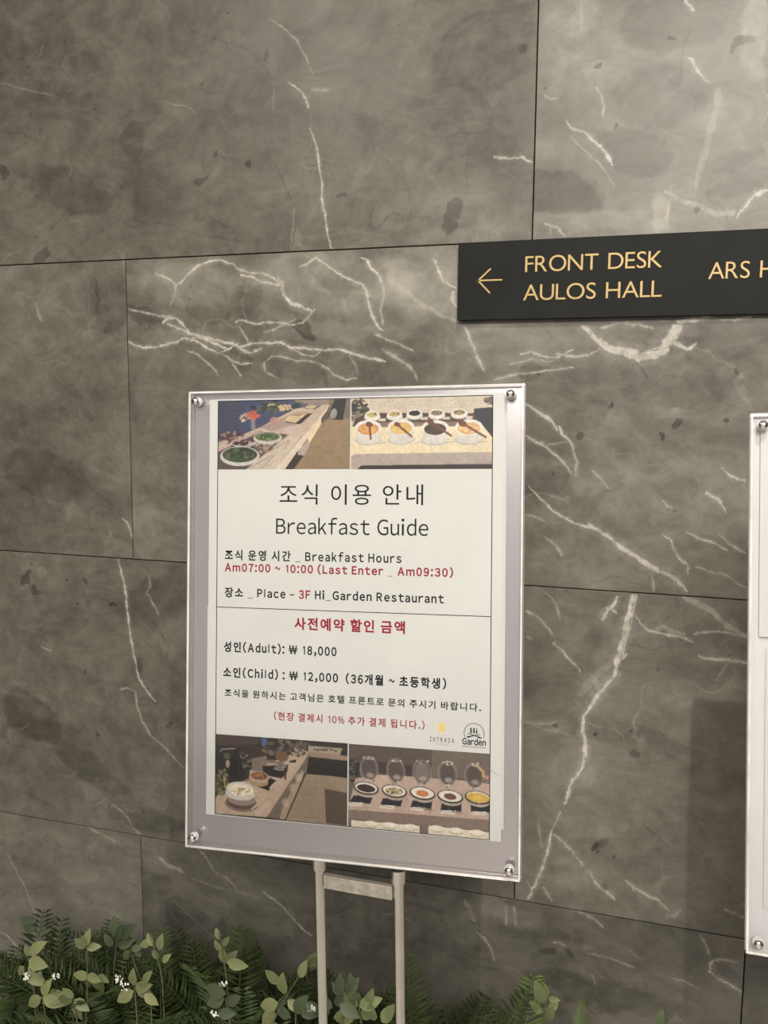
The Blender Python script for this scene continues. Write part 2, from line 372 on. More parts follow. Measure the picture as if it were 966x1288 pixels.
V['TBL'] = [
 ([(147,703),(152,718),(158,742),(160,762),(162,785),(166,815),(171,838)], 3.6, .85), ([(171,838),(175,852),(182,866),(190,876),(196,882)], 3, .8),
 ([(170,868),(172,885),(178,905),(190,925),(205,938),(218,952),(230,966)], 2.8, .45), ([(188,722),(188,736),(185,745),(192,757),(200,774)], 3, .4),
 ([(193,783),(202,797),(210,808),(216,816)], 2, -.6), ([(150,867),(160,865),(170,869)], 3, .35), ([(140,1010),(150,1018),(160,1028),(168,1042),(178,1050)], 3, .35),
 ([(18,992),(38,1000),(58,1010),(76,1018)], 3.5, -.35), ([(205,880),(220,900),(232,915)], 2, -.3), ([(52,812),(58,816),(66,818)], 3, .3), ([(163,745),(172,745)], 2, -.5)]
PT['TBL'] = [(38,722,7,14,12,-.26),(44,742,5,9,-10,-.24),(40,900,60,40,10,-.16),(110,960,90,26,25,-.12),(180,1030,80,16,8,-.12),(185,735,20,14,0,-.10),(138,760,5,3,0,-.3),(95,757,3,4,30,-.3),
 (100,726,5,4,0,-.25),(30,720,90,30,0,.03),(120,1000,40,20,30,.07),(110,846,3,3,0,-.3),(118,920,5,4,0,-.2),(178,835,8,6,0,-.15),(218,918,6,7,0,-.15),(80,820,60,60,0,.04)]
TONE['TBL'] = -.05
V['TBR'] = [
 ([(796,747),(793,762),(789,780),(784,800),(778,822),(772,845)], 8, .95), ([(800,747),(797,765),(793,785),(787,806),(783,825)], 3, .7),
 ([(774,840),(768,855),(757,868),(748,880),(741,895)], 7, .95), ([(742,893),(735,903),(733,920),(737,935),(736,950),(731,968)], 5.5, .95),
 ([(732,965),(722,982),(715,998),(710,1012)], 4.5, .9), ([(705,1020),(700,1030),(696,1042)], 4, .45), ([(696,1042),(692,1055),(690,1068),(683,1090),(680,1100)], 4, .85),
 ([(683,1088),(678,1102),(670,1118),(664,1132)], 4.6, .8), ([(778,749),(772,760),(763,770),(757,781)], 5, .8), ([(762,765),(770,768),(776,772)], 5, .6), ([(775,830),(780,828),(790,822)], 4, .6),
 ([(798,775),(806,786),(816,793),(832,797),(852,801),(872,808)], 3.6, .7), ([(820,795),(835,790),(850,796),(862,800)], 9, .35),
 ([(878,826),(895,829),(915,831),(939,835)], 5, .6), ([(858,748),(874,758),(892,766),(905,778),(922,790),(939,801)], 9, .38), ([(870,798),(890,794),(915,795),(939,803)], 3, .4),
 ([(661,768),(673,774),(684,784),(690,792),(695,797)], 3.6, .6), ([(695,808),(706,815),(714,826),(722,836),(730,845)], 3.6, .5), ([(745,850),(750,860),(755,870)], 9, .35), ([(662,800),(670,803)], 4, .3),
 ([(684,745),(694,752),(700,762),(705,780)], 3, .35), ([(660,908),(675,911),(700,909)], 3, .3), ([(668,912),(690,918),(718,924)], 3, .2),
 ([(697,1047),(708,1058),(718,1068),(728,1082)], 5, .5), ([(731,1082),(732,1090)], 5, .5), ([(742,1097),(748,1110),(758,1119),(767,1125),(775,1131)], 5, .6),
 ([(786,1106),(800,1117),(815,1126),(828,1132),(840,1144)], 4, .6), ([(795,1115),(798,1122)], 3, .5), ([(836,1152),(848,1152),(858,1144)], 5, .35), ([(910,1142),(922,1147),(935,1153)], 4, .45),
 ([(676,1030),(679,1050),(683,1068)], 3, .3), ([(808,1035),(820,1046),(836,1060),(846,1070)], 2.6, -.5), ([(865,1020),(878,1038),(898,1070)], 2.6, -.3), ([(663,1108),(670,1122)], 4, .4),
 ([(684,1115),(690,1126),(696,1133)], 4, .4), ([(900,855),(920,830)], 3, .2), ([(730,875),(748,850),(768,832)], 12, .2)]
PT['TBR'] = [(680,850,50,40,10,-.08),(780,930,70,20,10,-.08),(700,930,36,12,5,.0),(720,960,50,40,0,.08),(690,1090,60,36,0,.08),(800,990,60,20,0,.04),(748,1056,5,7,40,-.3),(758,1054,12,8,0,-.12),
 (795,928,9,5,20,-.2),(795,950,7,3,0,-.18),(702,924,5,3,0,-.28),(760,1040,14,9,0,.10),(785,1045,9,6,0,.1),(750,1065,3,3,0,-.3),(668,921,2,2,0,-.4),(750,934,2,2,0,-.4),(810,860,60,20,0,.05),(758,1110,5,9,0,-.15),
 (840,770,50,12,10,.06),(740,835,20,60,10,-.04),(890,940,30,80,0,-.03)]
TONE['TBR'] = .03
V['TCL'] = [([(8,1072),(20,1095),(32,1118),(40,1140),(46,1156)], 3, .3), ([(0,1172),(12,1180),(22,1190),(30,1196)], 2.4, .55), ([(100,1035),(120,1045),(145,1058)], 4, .3)]
PT['TCL'] = [(20,1130,40,40,0,-.06),(10,1210,30,30,0,.12),(120,1130,60,40,0,.05),(140,1060,40,8,8,.06)]
TONE['TCL'] = .08
V['TCD'] = [([(247,1063),(254,1072),(262,1085),(270,1096),(284,1102),(294,1112),(300,1122)], 4, .35), ([(330,1122),(345,1132),(356,1141),(366,1152),(376,1163),(393,1178)], 3, .6),
 ([(200,1078),(215,1090),(232,1097)], 7, .4), ([(240,1105),(270,1115),(300,1122),(325,1130)], 3, .22), ([(222,1125),(240,1142),(262,1165)], 2, -.35),
 ([(716,1137),(730,1147),(745,1155),(760,1168)], 4, .35), ([(560,1105),(568,1112)], 6, .4), ([(585,1130),(592,1145),(598,1160)], 7, .35), ([(600,1172),(610,1182),(618,1195),(622,1208)], 3, .4),
 ([(636,1138),(637,1165)], 4, .3), ([(646,1140),(648,1165)], 5, .3), ([(694,1185),(702,1184),(712,1190)], 3.5, .35), ([(740,1198),(770,1205),(800,1218)], 3, .3),
 ([(880,1176),(885,1184),(890,1195),(892,1202)], 3.5, .4), ([(893,1225),(894,1215),(897,1208)], 3.4, .55), ([(896,1208),(906,1207),(918,1208),(930,1212)], 3.4, .45),
 ([(893,1222),(900,1230),(914,1236),(926,1244),(936,1250)], 3.4, .6), ([(846,1230),(862,1236),(880,1244)], 3, .25), ([(480,1150),(500,1150),(520,1160)], 3, .2), ([(745,1225),(750,1240)], 3, .2)]
PT['TCD'] = [(200,1085,26,20,10,.10),(300,1110,80,24,10,.03),(240,1170,60,50,10,-.10),(450,1180,120,60,0,-.04),(679,1193,10,7,0,-.18),(702,1194,5,5,0,-.16),(920,1222,22,12,25,-.12),(640,1150,40,16,0,.10),(755,1245,110,24,0,-.10),(600,1120,40,14,0,.06),(560,1120,20,10,0,.05)]
TONE['TCD'] = .0
TONE['TCR'] = -.12; PT['TCR'] = []; V['TCR'] = []

wall = mesh_obj('wall_back', [(-2.4, .014, 0), (3.6, .014, 0), (3.6, .014, 3.2), (-2.4, .014, 3.2), (-2.4, .12, 0), (3.6, .12, 0), (3.6, .12, 3.2), (-2.4, .12, 3.2)],
                [(0, 1, 2, 3), (4, 7, 6, 5), (0, 4, 5, 1), (3, 2, 6, 7), (0, 3, 7, 4), (1, 5, 6, 2)], M_grout)
tag(wall, kind='structure')

tb = bmesh.new(); bm_box(tb, GAP / 2, TW - GAP / 2, 0, .0135, GAP / 2, TH - GAP / 2, bevel=.0006)
tile_me = bpy.data.meshes.new('tile'); tb.to_mesh(tile_me); tb.free(); tile_me.materials.append(None)
def tile(x, z, m, clip=None):
    me = tile_me
    if clip:   # a cut piece at the top of the wall
        b = bmesh.new(); bm_box(b, GAP / 2, TW - GAP / 2, 0, .0135, GAP / 2, clip - GAP / 2, bevel=.0006)
        me = bpy.data.meshes.new('tile'); b.to_mesh(me); b.free(); me.materials.append(None)
    o = bpy.data.objects.new('tile', me); COL.objects.link(o); o.parent = wall; o.location = (x, 0, z)
    o.material_slots[0].link = 'OBJECT'; o.material_slots[0].material = m
    return o
XO = 0.79987
keys = {(1.8, 0): 'T0L', (1.8, 1): 'T0R', (1.2, 0): 'TAL', (1.2, 1): 'TAB', (.6, 0): 'TBL', (.6, 1): 'TBR', (0, 0): 'TCL', (0, 1): 'TCD', (0, 2): 'TCR'}
plain = [marble(20 + k, 0, 0, tone=t) for k, t in enumerate((0.0, .05, -.05))]
cnt = 0
for z, offx in ((0.0, 0.0), (.6, XO), (1.2, 0.0), (1.8, XO), (2.4, 0.0), (3.0, XO)):
    for k in range(-1, 4):
        x = offx - TW + k * TW
        if x < -2.3 or x > 2.6: continue
        key = keys.get((z, k))
        if key: m = marble(cnt + 1, x, z, TONE[key], V[key], PT[key]); cnt += 1
        else: m = plain[(k + int(z * 5)) % 3]
        tile(x, z, m, clip=.2 if z > 2.9 else None)

fl = mesh_obj('floor', [(-2.4, -6, 0), (3.6, -6, 0), (3.6, .12, 0), (-2.4, .12, 0), (-2.4, -6, -.1), (3.6, -6, -.1), (3.6, .12, -.1), (-2.4, .12, -.1)],
              [(0, 1, 2, 3), (4, 7, 6, 5), (0, 4, 5, 1), (1, 5, 6, 2), (2, 6, 7, 3), (3, 7, 4, 0)], M_floor); tag(fl, kind='structure')
M_side = noisy('added_dark_wall', (.07, .064, .055), (.11, .10, .088), 1.5, .5)  # unseen side walls, added dark to give the metal darker reflections
for nm, xa, xb in (('added_wall_left', -2.5, -2.4), ('added_wall_right', 3.6, 3.7)):
    w_ = mesh_obj(nm, [(xa, -6, 0), (xb, -6, 0), (xb, .12, 0), (xa, .12, 0), (xa, -6, 3.2), (xb, -6, 3.2), (xb, .12, 3.2), (xa, .12, 3.2)],
                  [(0, 3, 2, 1), (4, 5, 6, 7), (0, 1, 5, 4), (1, 2, 6, 5), (2, 3, 7, 6), (3, 0, 4, 7)], M_side); tag(w_, kind='structure')
ce = mesh_obj('ceiling', [(-2.4, -6, 3.2), (3.6, -6, 3.2), (3.6, .12, 3.2), (-2.4, .12, 3.2), (-2.4, -6, 3.3), (3.6, -6, 3.3), (3.6, .12, 3.3), (-2.4, .12, 3.3)],
              [(3, 2, 1, 0), (4, 5, 6, 7), (0, 1, 5, 4), (1, 2, 6, 5), (2, 3, 7, 6), (3, 0, 4, 7)], M_ceiling); tag(ce, kind='structure')

# ------------------------------------------------------------------ lettering
def is_ko(c): return 0xAC00 <= ord(c) <= 0xD7A3
def layout(text, off, track=.10, lat=.86):
    """list of (verts, faces) with a pen of its own; 1 unit = 1 em"""
    x = 0.0; V_, F_ = [], []; n = 0
    for ch in text:
        if ch == ' ': x += .30; continue
        if ch == '_':
            vs = np.array([(0, -.14), (.5, -.14), (.5, -.09), (0, -.09)]) ; fs = [(0, 1, 2, 3)]; sx = 1; 
            vs = vs + (x, 0); adv = .5 + track
        elif ch == '–':
            vs = np.array([(0, .26), (.42, .26), (.42, .36), (0, .36)]) + (x, 0); fs = [(0, 1, 2, 3)]; adv = .42 + track
        elif ch in 'l1|':
            w = .065 + off * 1.6; h = .775 if ch == 'l' else .735
            pts = [(0, 0), (w, 0), (w, h), (0, h)]
            if ch == '1': pts = [(.12, 0), (.12 + w, 0), (.12 + w, h), (.12 + w * .1, h), (0, h - .12), (0, h - .12 - w * 1.1), (.12, h - .13)]
            fs = [tuple(range(len(pts)))]; vs = np.array(pts) + (x + (.12 if ch == '1' else .06), 0); adv = w + (.30 if ch == '1' else .12) + track
        elif ch == '₩':
            a, fs = glyph('W', off); a = a.copy(); a[:, 0] -= a[:, 0].min(); a[:, 0] *= .8; w = a[:, 0].max()
            n0 = len(a); a = np.vstack([a, [(-.07, .43), (w + .07, .43), (w + .07, .51), (-.07, .51), (-.07, .25), (w + .07, .25), (w + .07, .33), (-.07, .33)]])
            fs = list(fs) + [tuple(range(n0, n0 + 4)), tuple(range(n0 + 4, n0 + 8))]
            vs = a + (x + .05, 0); adv = w + .1 + track
        elif is_ko(ch):
            a, fs = glyph(ch, off); vs = a * (.96, 1) + (x, 0); adv = .88 + track * 1.1
        else:
            a, fs = glyph(ch, off); a = a.copy(); x0 = a[:, 0].min(); a[:, 0] -= x0
            s = {'~': .55, '(': 1, ')': 1, '%': .8}.get(ch, lat)
            if ch in 'il.,:;1': s = 1.0
            a[:, 0] *= s; vs = a + (x + .03, 0); adv = a[:, 0].max() + .03 + track
            if ch in 'frtk': adv -= .035
            if ch in 'im': adv += .01
        V_.append(vs); F_ += [tuple(i + n for i in f) for f in fs]; n += len(vs); x += adv
    return np.vstack(V_), F_

def lettering(runs, x0, x1, base, size, off, toP, parent, inv, track=.10, label=None, slope=0.0):
    """runs: [(text, material)]; one row stretched between x0 and x1 (metres on the sheet)"""
    full = ''.join(r[0] for r in runs)
    vs, _ = layout(full, off, track)
    a, b = vs[:, 0].min(), vs[:, 0].max(); sc = (x1 - x0) / (b - a)
    verts, faces, mi, mats = [], [], [], []
    pre = ''
    for text, mt in runs:
        both, _ = layout(pre + text, off, track)
        n_pre = len(layout(pre, off, track)[0]) if pre.strip() else 0
        _, f_all = layout(pre + text, off, track)
        fs = [f for f in f_all if f[0] >= n_pre]
        k0 = len(verts)
        for v in both[n_pre:]:
            u = x0 + (v[0] - a) * sc
            verts.append(inv @ toP(u, base + v[1] * size + slope * (u - x0), -.00012))
        faces += [tuple(i - n_pre + k0 for i in f) for f in fs]; mi += [len(mats)] * len(fs); mats.append(mt)
        pre += text
    o = mesh_obj('lettering', verts, faces, mats, parent, mi)
    if label: o['label'] = label
    return o

# ------------------------------------------------------------------ printed photographs (flat print, painted as colour cells)
class Paint:
    def __init__(s, quad, w=196, h=98):
        s.W, s.H = w * 2, h * 2
        s.a = np.zeros((s.H, s.W, 3)); s.yy, s.xx = np.mgrid[0:s.H, 0:s.W] + .5
        src = np.array(quad, float); dst = np.array([(0, 0), (s.W, 0), (s.W, s.H), (0, s.H)], float)
        A = []; B = []
        for (x, y), (u, v) in zip(src, dst):
            A.append([x, y, 1, 0, 0, 0, -u * x, -u * y]); B.append(u); A.append([0, 0, 0, x, y, 1, -v * x, -v * y]); B.append(v)
        s.Hm = np.append(np.linalg.solve(np.array(A), np.array(B)), 1).reshape(3, 3)
    def q(s, p):
        r = s.Hm @ np.array([p[0], p[1], 1.0]); return r[:2] / r[2]
    def put(s, mask, col, al=1.0):
        c = np.array(col, float)
        if c.max() > 1: c = (c / 255) ** 2.2
        mk = (mask.astype(float) * al)[..., None]; s.a = s.a * (1 - mk) + c * mk
    def poly(s, pts, col, al=1.0):
        P = [s.q(p) for p in pts]; ins = np.zeros_like(s.xx, bool)
        for (x1, y1), (x2, y2) in zip(P, P[1:] + P[:1]):
            if y1 == y2: continue
            c = ((s.yy >= min(y1, y2)) & (s.yy < max(y1, y2)) & (s.xx < (x2 - x1) * (s.yy - y1) / (y2 - y1) + x1)); ins ^= c
        s.put(ins, col, al)
    def ell(s, x, y, rx, ry, col, deg=0, al=1.0, soft=0.0):
        c = s.q((x, y)); k = s.W / 915.0; a = math.radians(deg)
        dx, dy = s.xx - c[0], s.yy - c[1]
        u = (dx * math.cos(a) + dy * math.sin(a)) / (rx * k); v = (-dx * math.sin(a) + dy * math.cos(a)) / (ry * k)
        d = u * u + v * v
        s.put(np.clip((1 - d) / soft, 0, 1) if soft else d < 1, col, al)
    def line(s, pts, w, col, al=1.0):
        k = s.W / 915.0
        for p, r in zip(pts, pts[1:]):
            a, b = s.q(p), s.q(r); d = b - a; L = max(d @ d, 1e-6)
            t = np.clip(((s.xx - a[0]) * d[0] + (s.yy - a[1]) * d[1]) / L, 0, 1)
            ds = np.hypot(s.xx - a[0] - t * d[0], s.yy - a[1] - t * d[1]); s.put(ds < w * k / 2, col, al)
    def blobs(s, x, y, rx, ry, n, r, cols, al=.9, deg=0):
        for _ in range(n):
            t = rng.uniform(0, 2 * PI); q = math.sqrt(rng.uniform(0, 1))
            s.ell(x + math.cos(t) * q * rx, y + math.sin(t) * q * ry, r * rng.uniform(.5, 1.4), r * rng.uniform(.3, .8), cols[rng.integers(len(cols))], rng.uniform(-40, 40), al)
    def mottle(s):
        m = np.ones((s.H, s.W))
        for n, k in ((12, .03), (30, .04), (110, .08)):
            g = rng.normal(0, 1, (n // 2 + 2, n + 2)); yi = np.linspace(0, g.shape[0] - 1.001, s.H); xi = np.linspace(0, g.shape[1] - 1.001, s.W)
            y0 = yi.astype(int)[:, None]; x0 = xi.astype(int)[None]; fy = (yi[:, None] - y0); fx = (xi[None] - x0)
            m += k * ((g[y0, x0] * (1 - fx) + g[y0, x0 + 1] * fx) * (1 - fy) + (g[y0 + 1, x0] * (1 - fx) + g[y0 + 1, x0 + 1] * fx) * fy)
        return np.clip(m, .6, 1.5)[..., None]
    def done(s):
        g = rng.normal(1, .035, (s.H, s.W, 1)); L_ = s.a.mean(2, keepdims=True); a = np.clip(((s.a * .86 + L_ * .14) * g) * .72 * s.mottle() + .004, 0, 1)
        return a.reshape(s.H // 2, 2, s.W // 2, 2, 3).mean((1, 3))

def ph1():
    p = Paint([(33, 48), (940, 45), (940, 522), (33, 522)])
    p.put(np.ones_like(p.xx), (70, 66, 70))
    p.poly([(33, 45), (620, 45), (620, 130), (33, 330)], (64, 72, 104))
    for k in range(14):
        y = 55 + k * 18; p.line([(33, y + 12), (180, y)], 7, (66, 52, 44)); p.line([(180, y), (320, y - 6)], 4, (48, 56, 86), .7)
    p.poly([(560, 45), (830, 45), (800, 100), (600, 110)], (150, 130, 116))
    p.blobs(460, 90, 190, 40, 60, 22, [(52, 62, 50), (40, 44, 52), (90, 92, 80), (70, 78, 110)])
    p.poly([(800, 45), (940, 45), (940, 200), (790, 190)], (120, 104, 88))
    p.poly([(700, 185), (940, 180), (940, 522), (560, 522)], (150, 124, 90))
    for k in range(9): p.line([(700 - k * 10, 230 + k * 34), (940, 225 + k * 36)], 3, (132, 108, 78), .6)
    p.poly([(835, 47), (915, 47), (900, 130), (890, 188), (820, 186), (800, 150)], (40, 38, 40)); p.ell(828, 145, 22, 34, (150, 146, 140), 15); p.line([(840, 50), (790, 165)], 8, (30, 28, 28))
    # counter
    p.poly([(33, 522), (33, 350), (330, 230), (560, 110), (700, 84), (800, 84), (650, 268), (430, 522)], (196, 172, 150))
    p.poly([(330, 230), (560, 140), (640, 200), (400, 260)], (168, 144, 132))
    p.poly([(430, 522), (650, 268), (800, 84), (760, 175), (640, 330), (500, 522)], (222, 204, 180))
    p.poly([(500, 522), (590, 392), (590, 425), (632, 425), (560, 522)], (52, 42, 36))
    p.poly([(590, 395), (650, 330), (672, 350), (632, 427), (590, 425)], (182, 162, 150))
    p.poly([(655, 300), (745, 175), (745, 215), (662, 350)], (236, 210, 160))
    p.poly([(745, 175), (800, 100), (790, 170), (745, 215)], (96, 78, 66))
    p.poly([(33, 400), (33, 522), (230, 522), (520, 285), (440, 270), (300, 255)], (92, 74, 70))
    p.poly([(33, 330), (300, 250), (330, 262), (33, 400)], (196, 168, 152), .8)
    p.blobs(120, 290, 90, 30, 40, 16, [(90, 40, 40), (150, 120, 110), (60, 40, 40)])
    p.blobs(200, 345, 110, 24, 50, 18, [(92, 30, 34), (60, 26, 30), (180, 160, 150)]); p.blobs(360, 370, 60, 40, 30, 14, [(170, 140, 120), (110, 84, 76)])
    p.line([(110, 345), (200, 368), (300, 335)], 6, (200, 195, 190))
    p.ell(380, 305, 100, 44, (196, 190, 180)); p.ell(378, 296, 88, 30, (120, 116, 84)); p.blobs(375, 300, 72, 20, 60, 12, [(74, 104, 44), (50, 76, 34), (130, 140, 80)])
    p.ell(186, 430, 140, 66, (206, 202, 192)); p.ell(186, 420, 124, 52, (66, 80, 50)); p.blobs(186, 420, 108, 42, 110, 15, [(60, 84, 44), (38, 58, 34), (96, 112, 68), (30, 44, 28)])
    p.poly([(230, 522), (420, 380), (520, 300), (600, 300), (430, 522)], (204, 186, 164))
    for l in ([(250, 515), (410, 425)], [(340, 515), (430, 420)], [(420, 385), (530, 320)], [(490, 385), (525, 330)]): p.line(l, 5, (150, 132, 116))
    # trays, flowers
    p.poly([(500, 200), (540, 152), (690, 138), (600, 214)], (44, 36, 34)); p.poly([(500, 190), (520, 155), (640, 150), (570, 205)], (214, 190, 140)); p.poly([(550, 140), (580, 128), (670, 130), (640, 152)], (188, 150, 120))
    p.poly([(620, 105), (650, 85), (745, 88), (700, 114)], (70, 56, 48)); p.poly([(630, 103), (650, 86), (722, 90), (690, 110)], (206, 182, 140))
    p.blobs(235, 160, 50, 34, 40, 13, [(220, 200, 180), (190, 150, 130), (96, 96, 80)]); p.blobs(285, 150, 36, 26, 30, 14, [(214, 104, 70), (196, 84, 60)])
    p.blobs(500, 98, 46, 18, 26, 12, [(220, 188, 120), (200, 170, 140)]); p.blobs(410, 75, 34, 12, 16, 10, [(190, 180, 140), (90, 96, 60)])
    p.line([(405, 90), (410, 190)], 26, (70, 74, 60), .8); p.ell(425, 185, 30, 22, (190, 140, 130), 0, .8); p.ell(550, 250, 60, 24, (190, 176, 176), 0, .7); p.line([(275, 190), (280, 240)], 30, (150, 140, 150), .7)
    return p.done()

def ph2():
    p = Paint([(15, 38), (952, 15), (952, 497), (12, 500)])
    p.put(np.ones_like(p.xx), (214, 196, 164))
    p.poly([(130, 35), (900, 18), (900, 140), (130, 140)], (206, 190, 168))
    for k in range(4): p.line([(130, 60 + k * 20), (830, 50 + k * 20)], 3, (188, 170, 150), .6)
    p.blobs(70, 90, 60, 50, 60, 15, [(50, 52, 40), (90, 88, 70), (34, 34, 30)]); p.blobs(40, 150, 30, 40, 30, 13, [(44, 46, 38), (120, 116, 104)])
    p.poly([(830, 100), (952, 90), (952, 295), (890, 295), (820, 170)], (34, 34, 38)); p.blobs(930, 50, 30, 30, 20, 14, [(120, 104, 90), (80, 70, 60)])
    p.poly([(40, 170), (110, 130), (830, 130), (860, 200), (60, 215), (20, 220)], (78, 56, 44)); p.poly([(60, 195), (840, 185), (880, 235), (30, 240)], (132, 108, 88))
    p.poly([(12, 225), (890, 215), (952, 290), (952, 390), (12, 405)], (232, 214, 172))
    p.ell(480, 250, 300, 40, (240, 226, 190), 0, .6, .8)
    p.poly([(40, 400), (952, 385), (952, 470), (80, 475), (55, 500), (12, 500), (12, 420)], (176, 160, 148)); p.poly([(80, 474), (952, 464), (952, 500), (55, 500)], (44, 36, 32))
    for x, y, c in ((152, 148, (196, 180, 110)), (300, 143, (200, 170, 100)), (432, 138, (30, 26, 30)), (580, 136, (150, 120, 108)), (730, 132, (170, 140, 100))):
        p.ell(x, y + 12, 54, 24, (206, 200, 190)); p.ell(x, y, 50, 30, (232, 226, 214)); p.ell(x, y - 6, 38, 17, c); p.blobs(x, y - 10, 30, 10, 14, 8, [c, (80, 90, 50) if c[0] > 100 else (20, 20, 24)])
        p.poly([(x + 45, y + 20), (x + 90, y + 18), (x + 88, y + 36), (x + 42, y + 38)], (206, 192, 176))
    for x, y, c, c2 in ((125, 240, (216, 150, 70), (230, 180, 110)), (343, 235, (222, 176, 84), (236, 200, 120)), (570, 240, (84, 60, 50), (60, 42, 36)), (795, 235, (222, 170, 100), (236, 196, 140))):
        p.ell(x, y + 70, 90, 34, (196, 188, 180)); p.ell(x, y + 62, 78, 30, (214, 206, 196)); p.ell(x, y + 25, 82, 52, (214, 208, 200)); p.ell(x, y - 12, 88, 50, (232, 226, 216)); p.ell(x, y - 4, 72, 38, c); p.blobs(x, y - 2, 60, 26, 50, 10, [c, c2])
    def spoon(a, b, r): p.ell(a[0], a[1], r, r * .7, (112, 62, 36), 20); p.line([a, b], 14, (120, 66, 40))
    spoon((133, 205), (143, 300), 24); spoon((318, 205), (412, 282), 22); spoon((540, 190), (676, 278), 24); spoon((752, 198), (908, 288), 28)
    for x, y in ((215, 315), (455, 312), (670, 308), (895, 305)): p.poly([(x - 22, y), (x + 26, y - 6), (x + 26, y + 10), (x - 22, y + 16)], (224, 208, 180)); p.line([(x - 22, y + 16), (x + 26, y + 10)], 3, (150, 130, 110))
    p.line([(140, 335), (152, 380)], 4, (206, 184, 140)); p.line([(390, 320), (420, 350)], 4, (206, 184, 140)); p.line([(830, 330), (880, 372)], 4, (206, 184, 140))
    return p.done()

def ph3():
    p = Paint([(28, 30), (940, 95), (935, 660), (25, 575)], 196, 114)
    p.put(np.ones_like(p.xx), (52, 42, 36))
    p.poly([(28, 30), (330, 50), (330, 100), (28, 110)], (72, 58, 50))
    p.blobs(500, 120, 180, 50, 80, 20, [(60, 50, 44), (36, 30, 28), (110, 98, 86), (84, 78, 60)]); p.ell(362, 80, 24, 34, (70, 96, 150), 0, .9, .5)
    # floor + far counter
    p.poly([(600, 300), (935, 330), (935, 660), (500, 620)], (150, 128, 104)); p.poly([(935, 435), (780, 405), (790, 640), (935, 660)], (84, 68, 54))
    for k in range(6): p.line([(600 - k * 12, 340 + k * 50), (775, 360 + k * 50)], 3, (132, 110, 88), .6)
    p.poly([(670, 180), (940, 215), (940, 335), (645, 285)], (34, 26, 22)); p.poly([(668, 145), (940, 180), (940, 215), (660, 185)], (150, 126, 106)); p.poly([(668, 112), (905, 130), (885, 175), (668, 150)], (166, 150, 124)); p.blobs(780, 142, 90, 8, 24, 9, [(110, 80, 60), (60, 50, 44)])
    p.poly([(895, 145), (940, 148), (940, 182), (890, 176)], (24, 22, 22)); p.poly([(680, 75), (940, 95), (940, 128), (680, 112)], (50, 40, 36))
    # long counter
    p.poly([(25, 470), (120, 330), (400, 230), (600, 150), (672, 150), (640, 220), (380, 600), (25, 575)], (186, 160, 134))
    p.poly([(380, 600), (640, 215), (672, 165), (655, 300), (510, 620)], (112, 96, 84)); p.poly([(470, 612), (490, 540), (620, 280), (640, 290), (520, 618)], (170, 148, 118), .85)
    for x, y in ((510, 500), (560, 400), (600, 330)): p.ell(x, y, 30, 34, (206, 184, 150), 0, .5, .8)
    p.line([(510, 618), (650, 300)], 10, (46, 34, 28))
    p.poly([(120, 330), (230, 310), (280, 345), (140, 370)], (140, 104, 82))
    p.poly([(28, 100), (270, 130), (260, 330), (28, 440)], (44, 38, 34)); p.blobs(70, 360, 45, 90, 80, 14, [(80, 76, 48), (46, 44, 32), (130, 114, 80)]); p.blobs(220, 220, 60, 70, 40, 14, [(70, 62, 54), (40, 36, 32), (120, 110, 96)])
    p.poly([(150, 130), (180, 130), (230, 310), (180, 328), (118, 312)], (26, 20, 20)); p.line([(175, 200), (195, 300)], 4, (90, 76, 74)); p.ell(103, 182, 24, 22, (84, 92, 50)); p.line([(60, 150), (70, 135), (160, 130)], 6, (160, 150, 130)); p.line([(85, 320), (95, 400)], 7, (190, 160, 90)); p.ell(110, 235, 14, 26, (200, 180, 150), 0, .6)
    p.poly([(275, 200), (375, 180), (390, 230), (350, 290), (280, 285)], (126, 108, 96)); p.poly([(350, 250), (530, 240), (520, 300), (480, 335), (355, 310)], (34, 26, 26))
    for x, y in ((410, 222), (470, 232), (480, 250), (465, 268)): p.ell(x, y, 36, 13, (150, 136, 122)); p.ell(x, y - 3, 30, 8, (110, 98, 90))
    p.ell(485, 185, 45, 34, (112, 82, 56)); p.blobs(600, 160, 50, 30, 40, 10, [(170, 150, 130), (40, 34, 30), (110, 90, 70)]); p.poly([(535, 215), (585, 205), (580, 228), (540, 225)], (24, 20, 20)); p.line([(508, 285), (508, 335)], 16, (86, 40, 30))
    p.poly([(300, 385), (400, 330), (450, 350), (395, 420)], (28, 22, 22)); p.ell(328, 360, 64, 30, (170, 140, 100)); p.ell(328, 326, 70, 38, (186, 164, 140)); p.ell(328, 318, 60, 26, (130, 76, 44)); p.blobs(328, 318, 50, 18, 40, 8, [(150, 84, 44), (90, 50, 34), (180, 130, 80)])
    p.ell(205, 510, 118, 52, (130, 104, 88)); p.ell(205, 500, 105, 44, (92, 70, 60)); p.ell(205, 480, 100, 40, (150, 130, 118)); p.ell(196, 440, 104, 44, (206, 198, 184)); p.ell(196, 410, 98, 50, (216, 208, 194)); p.ell(200, 415, 82, 36, (236, 226, 200)); p.blobs(205, 418, 66, 26, 46, 9, [(250, 240, 214), (196, 156, 96), (170, 110, 60), (226, 206, 160)])
    for l in ([(280, 545), (370, 460)], [(330, 570), (395, 500)], [(405, 400), (450, 355)], [(440, 405), (470, 365)]): p.line(l, 12, (214, 196, 176)); p.line(l, 4, (130, 110, 96))
    return p.done()

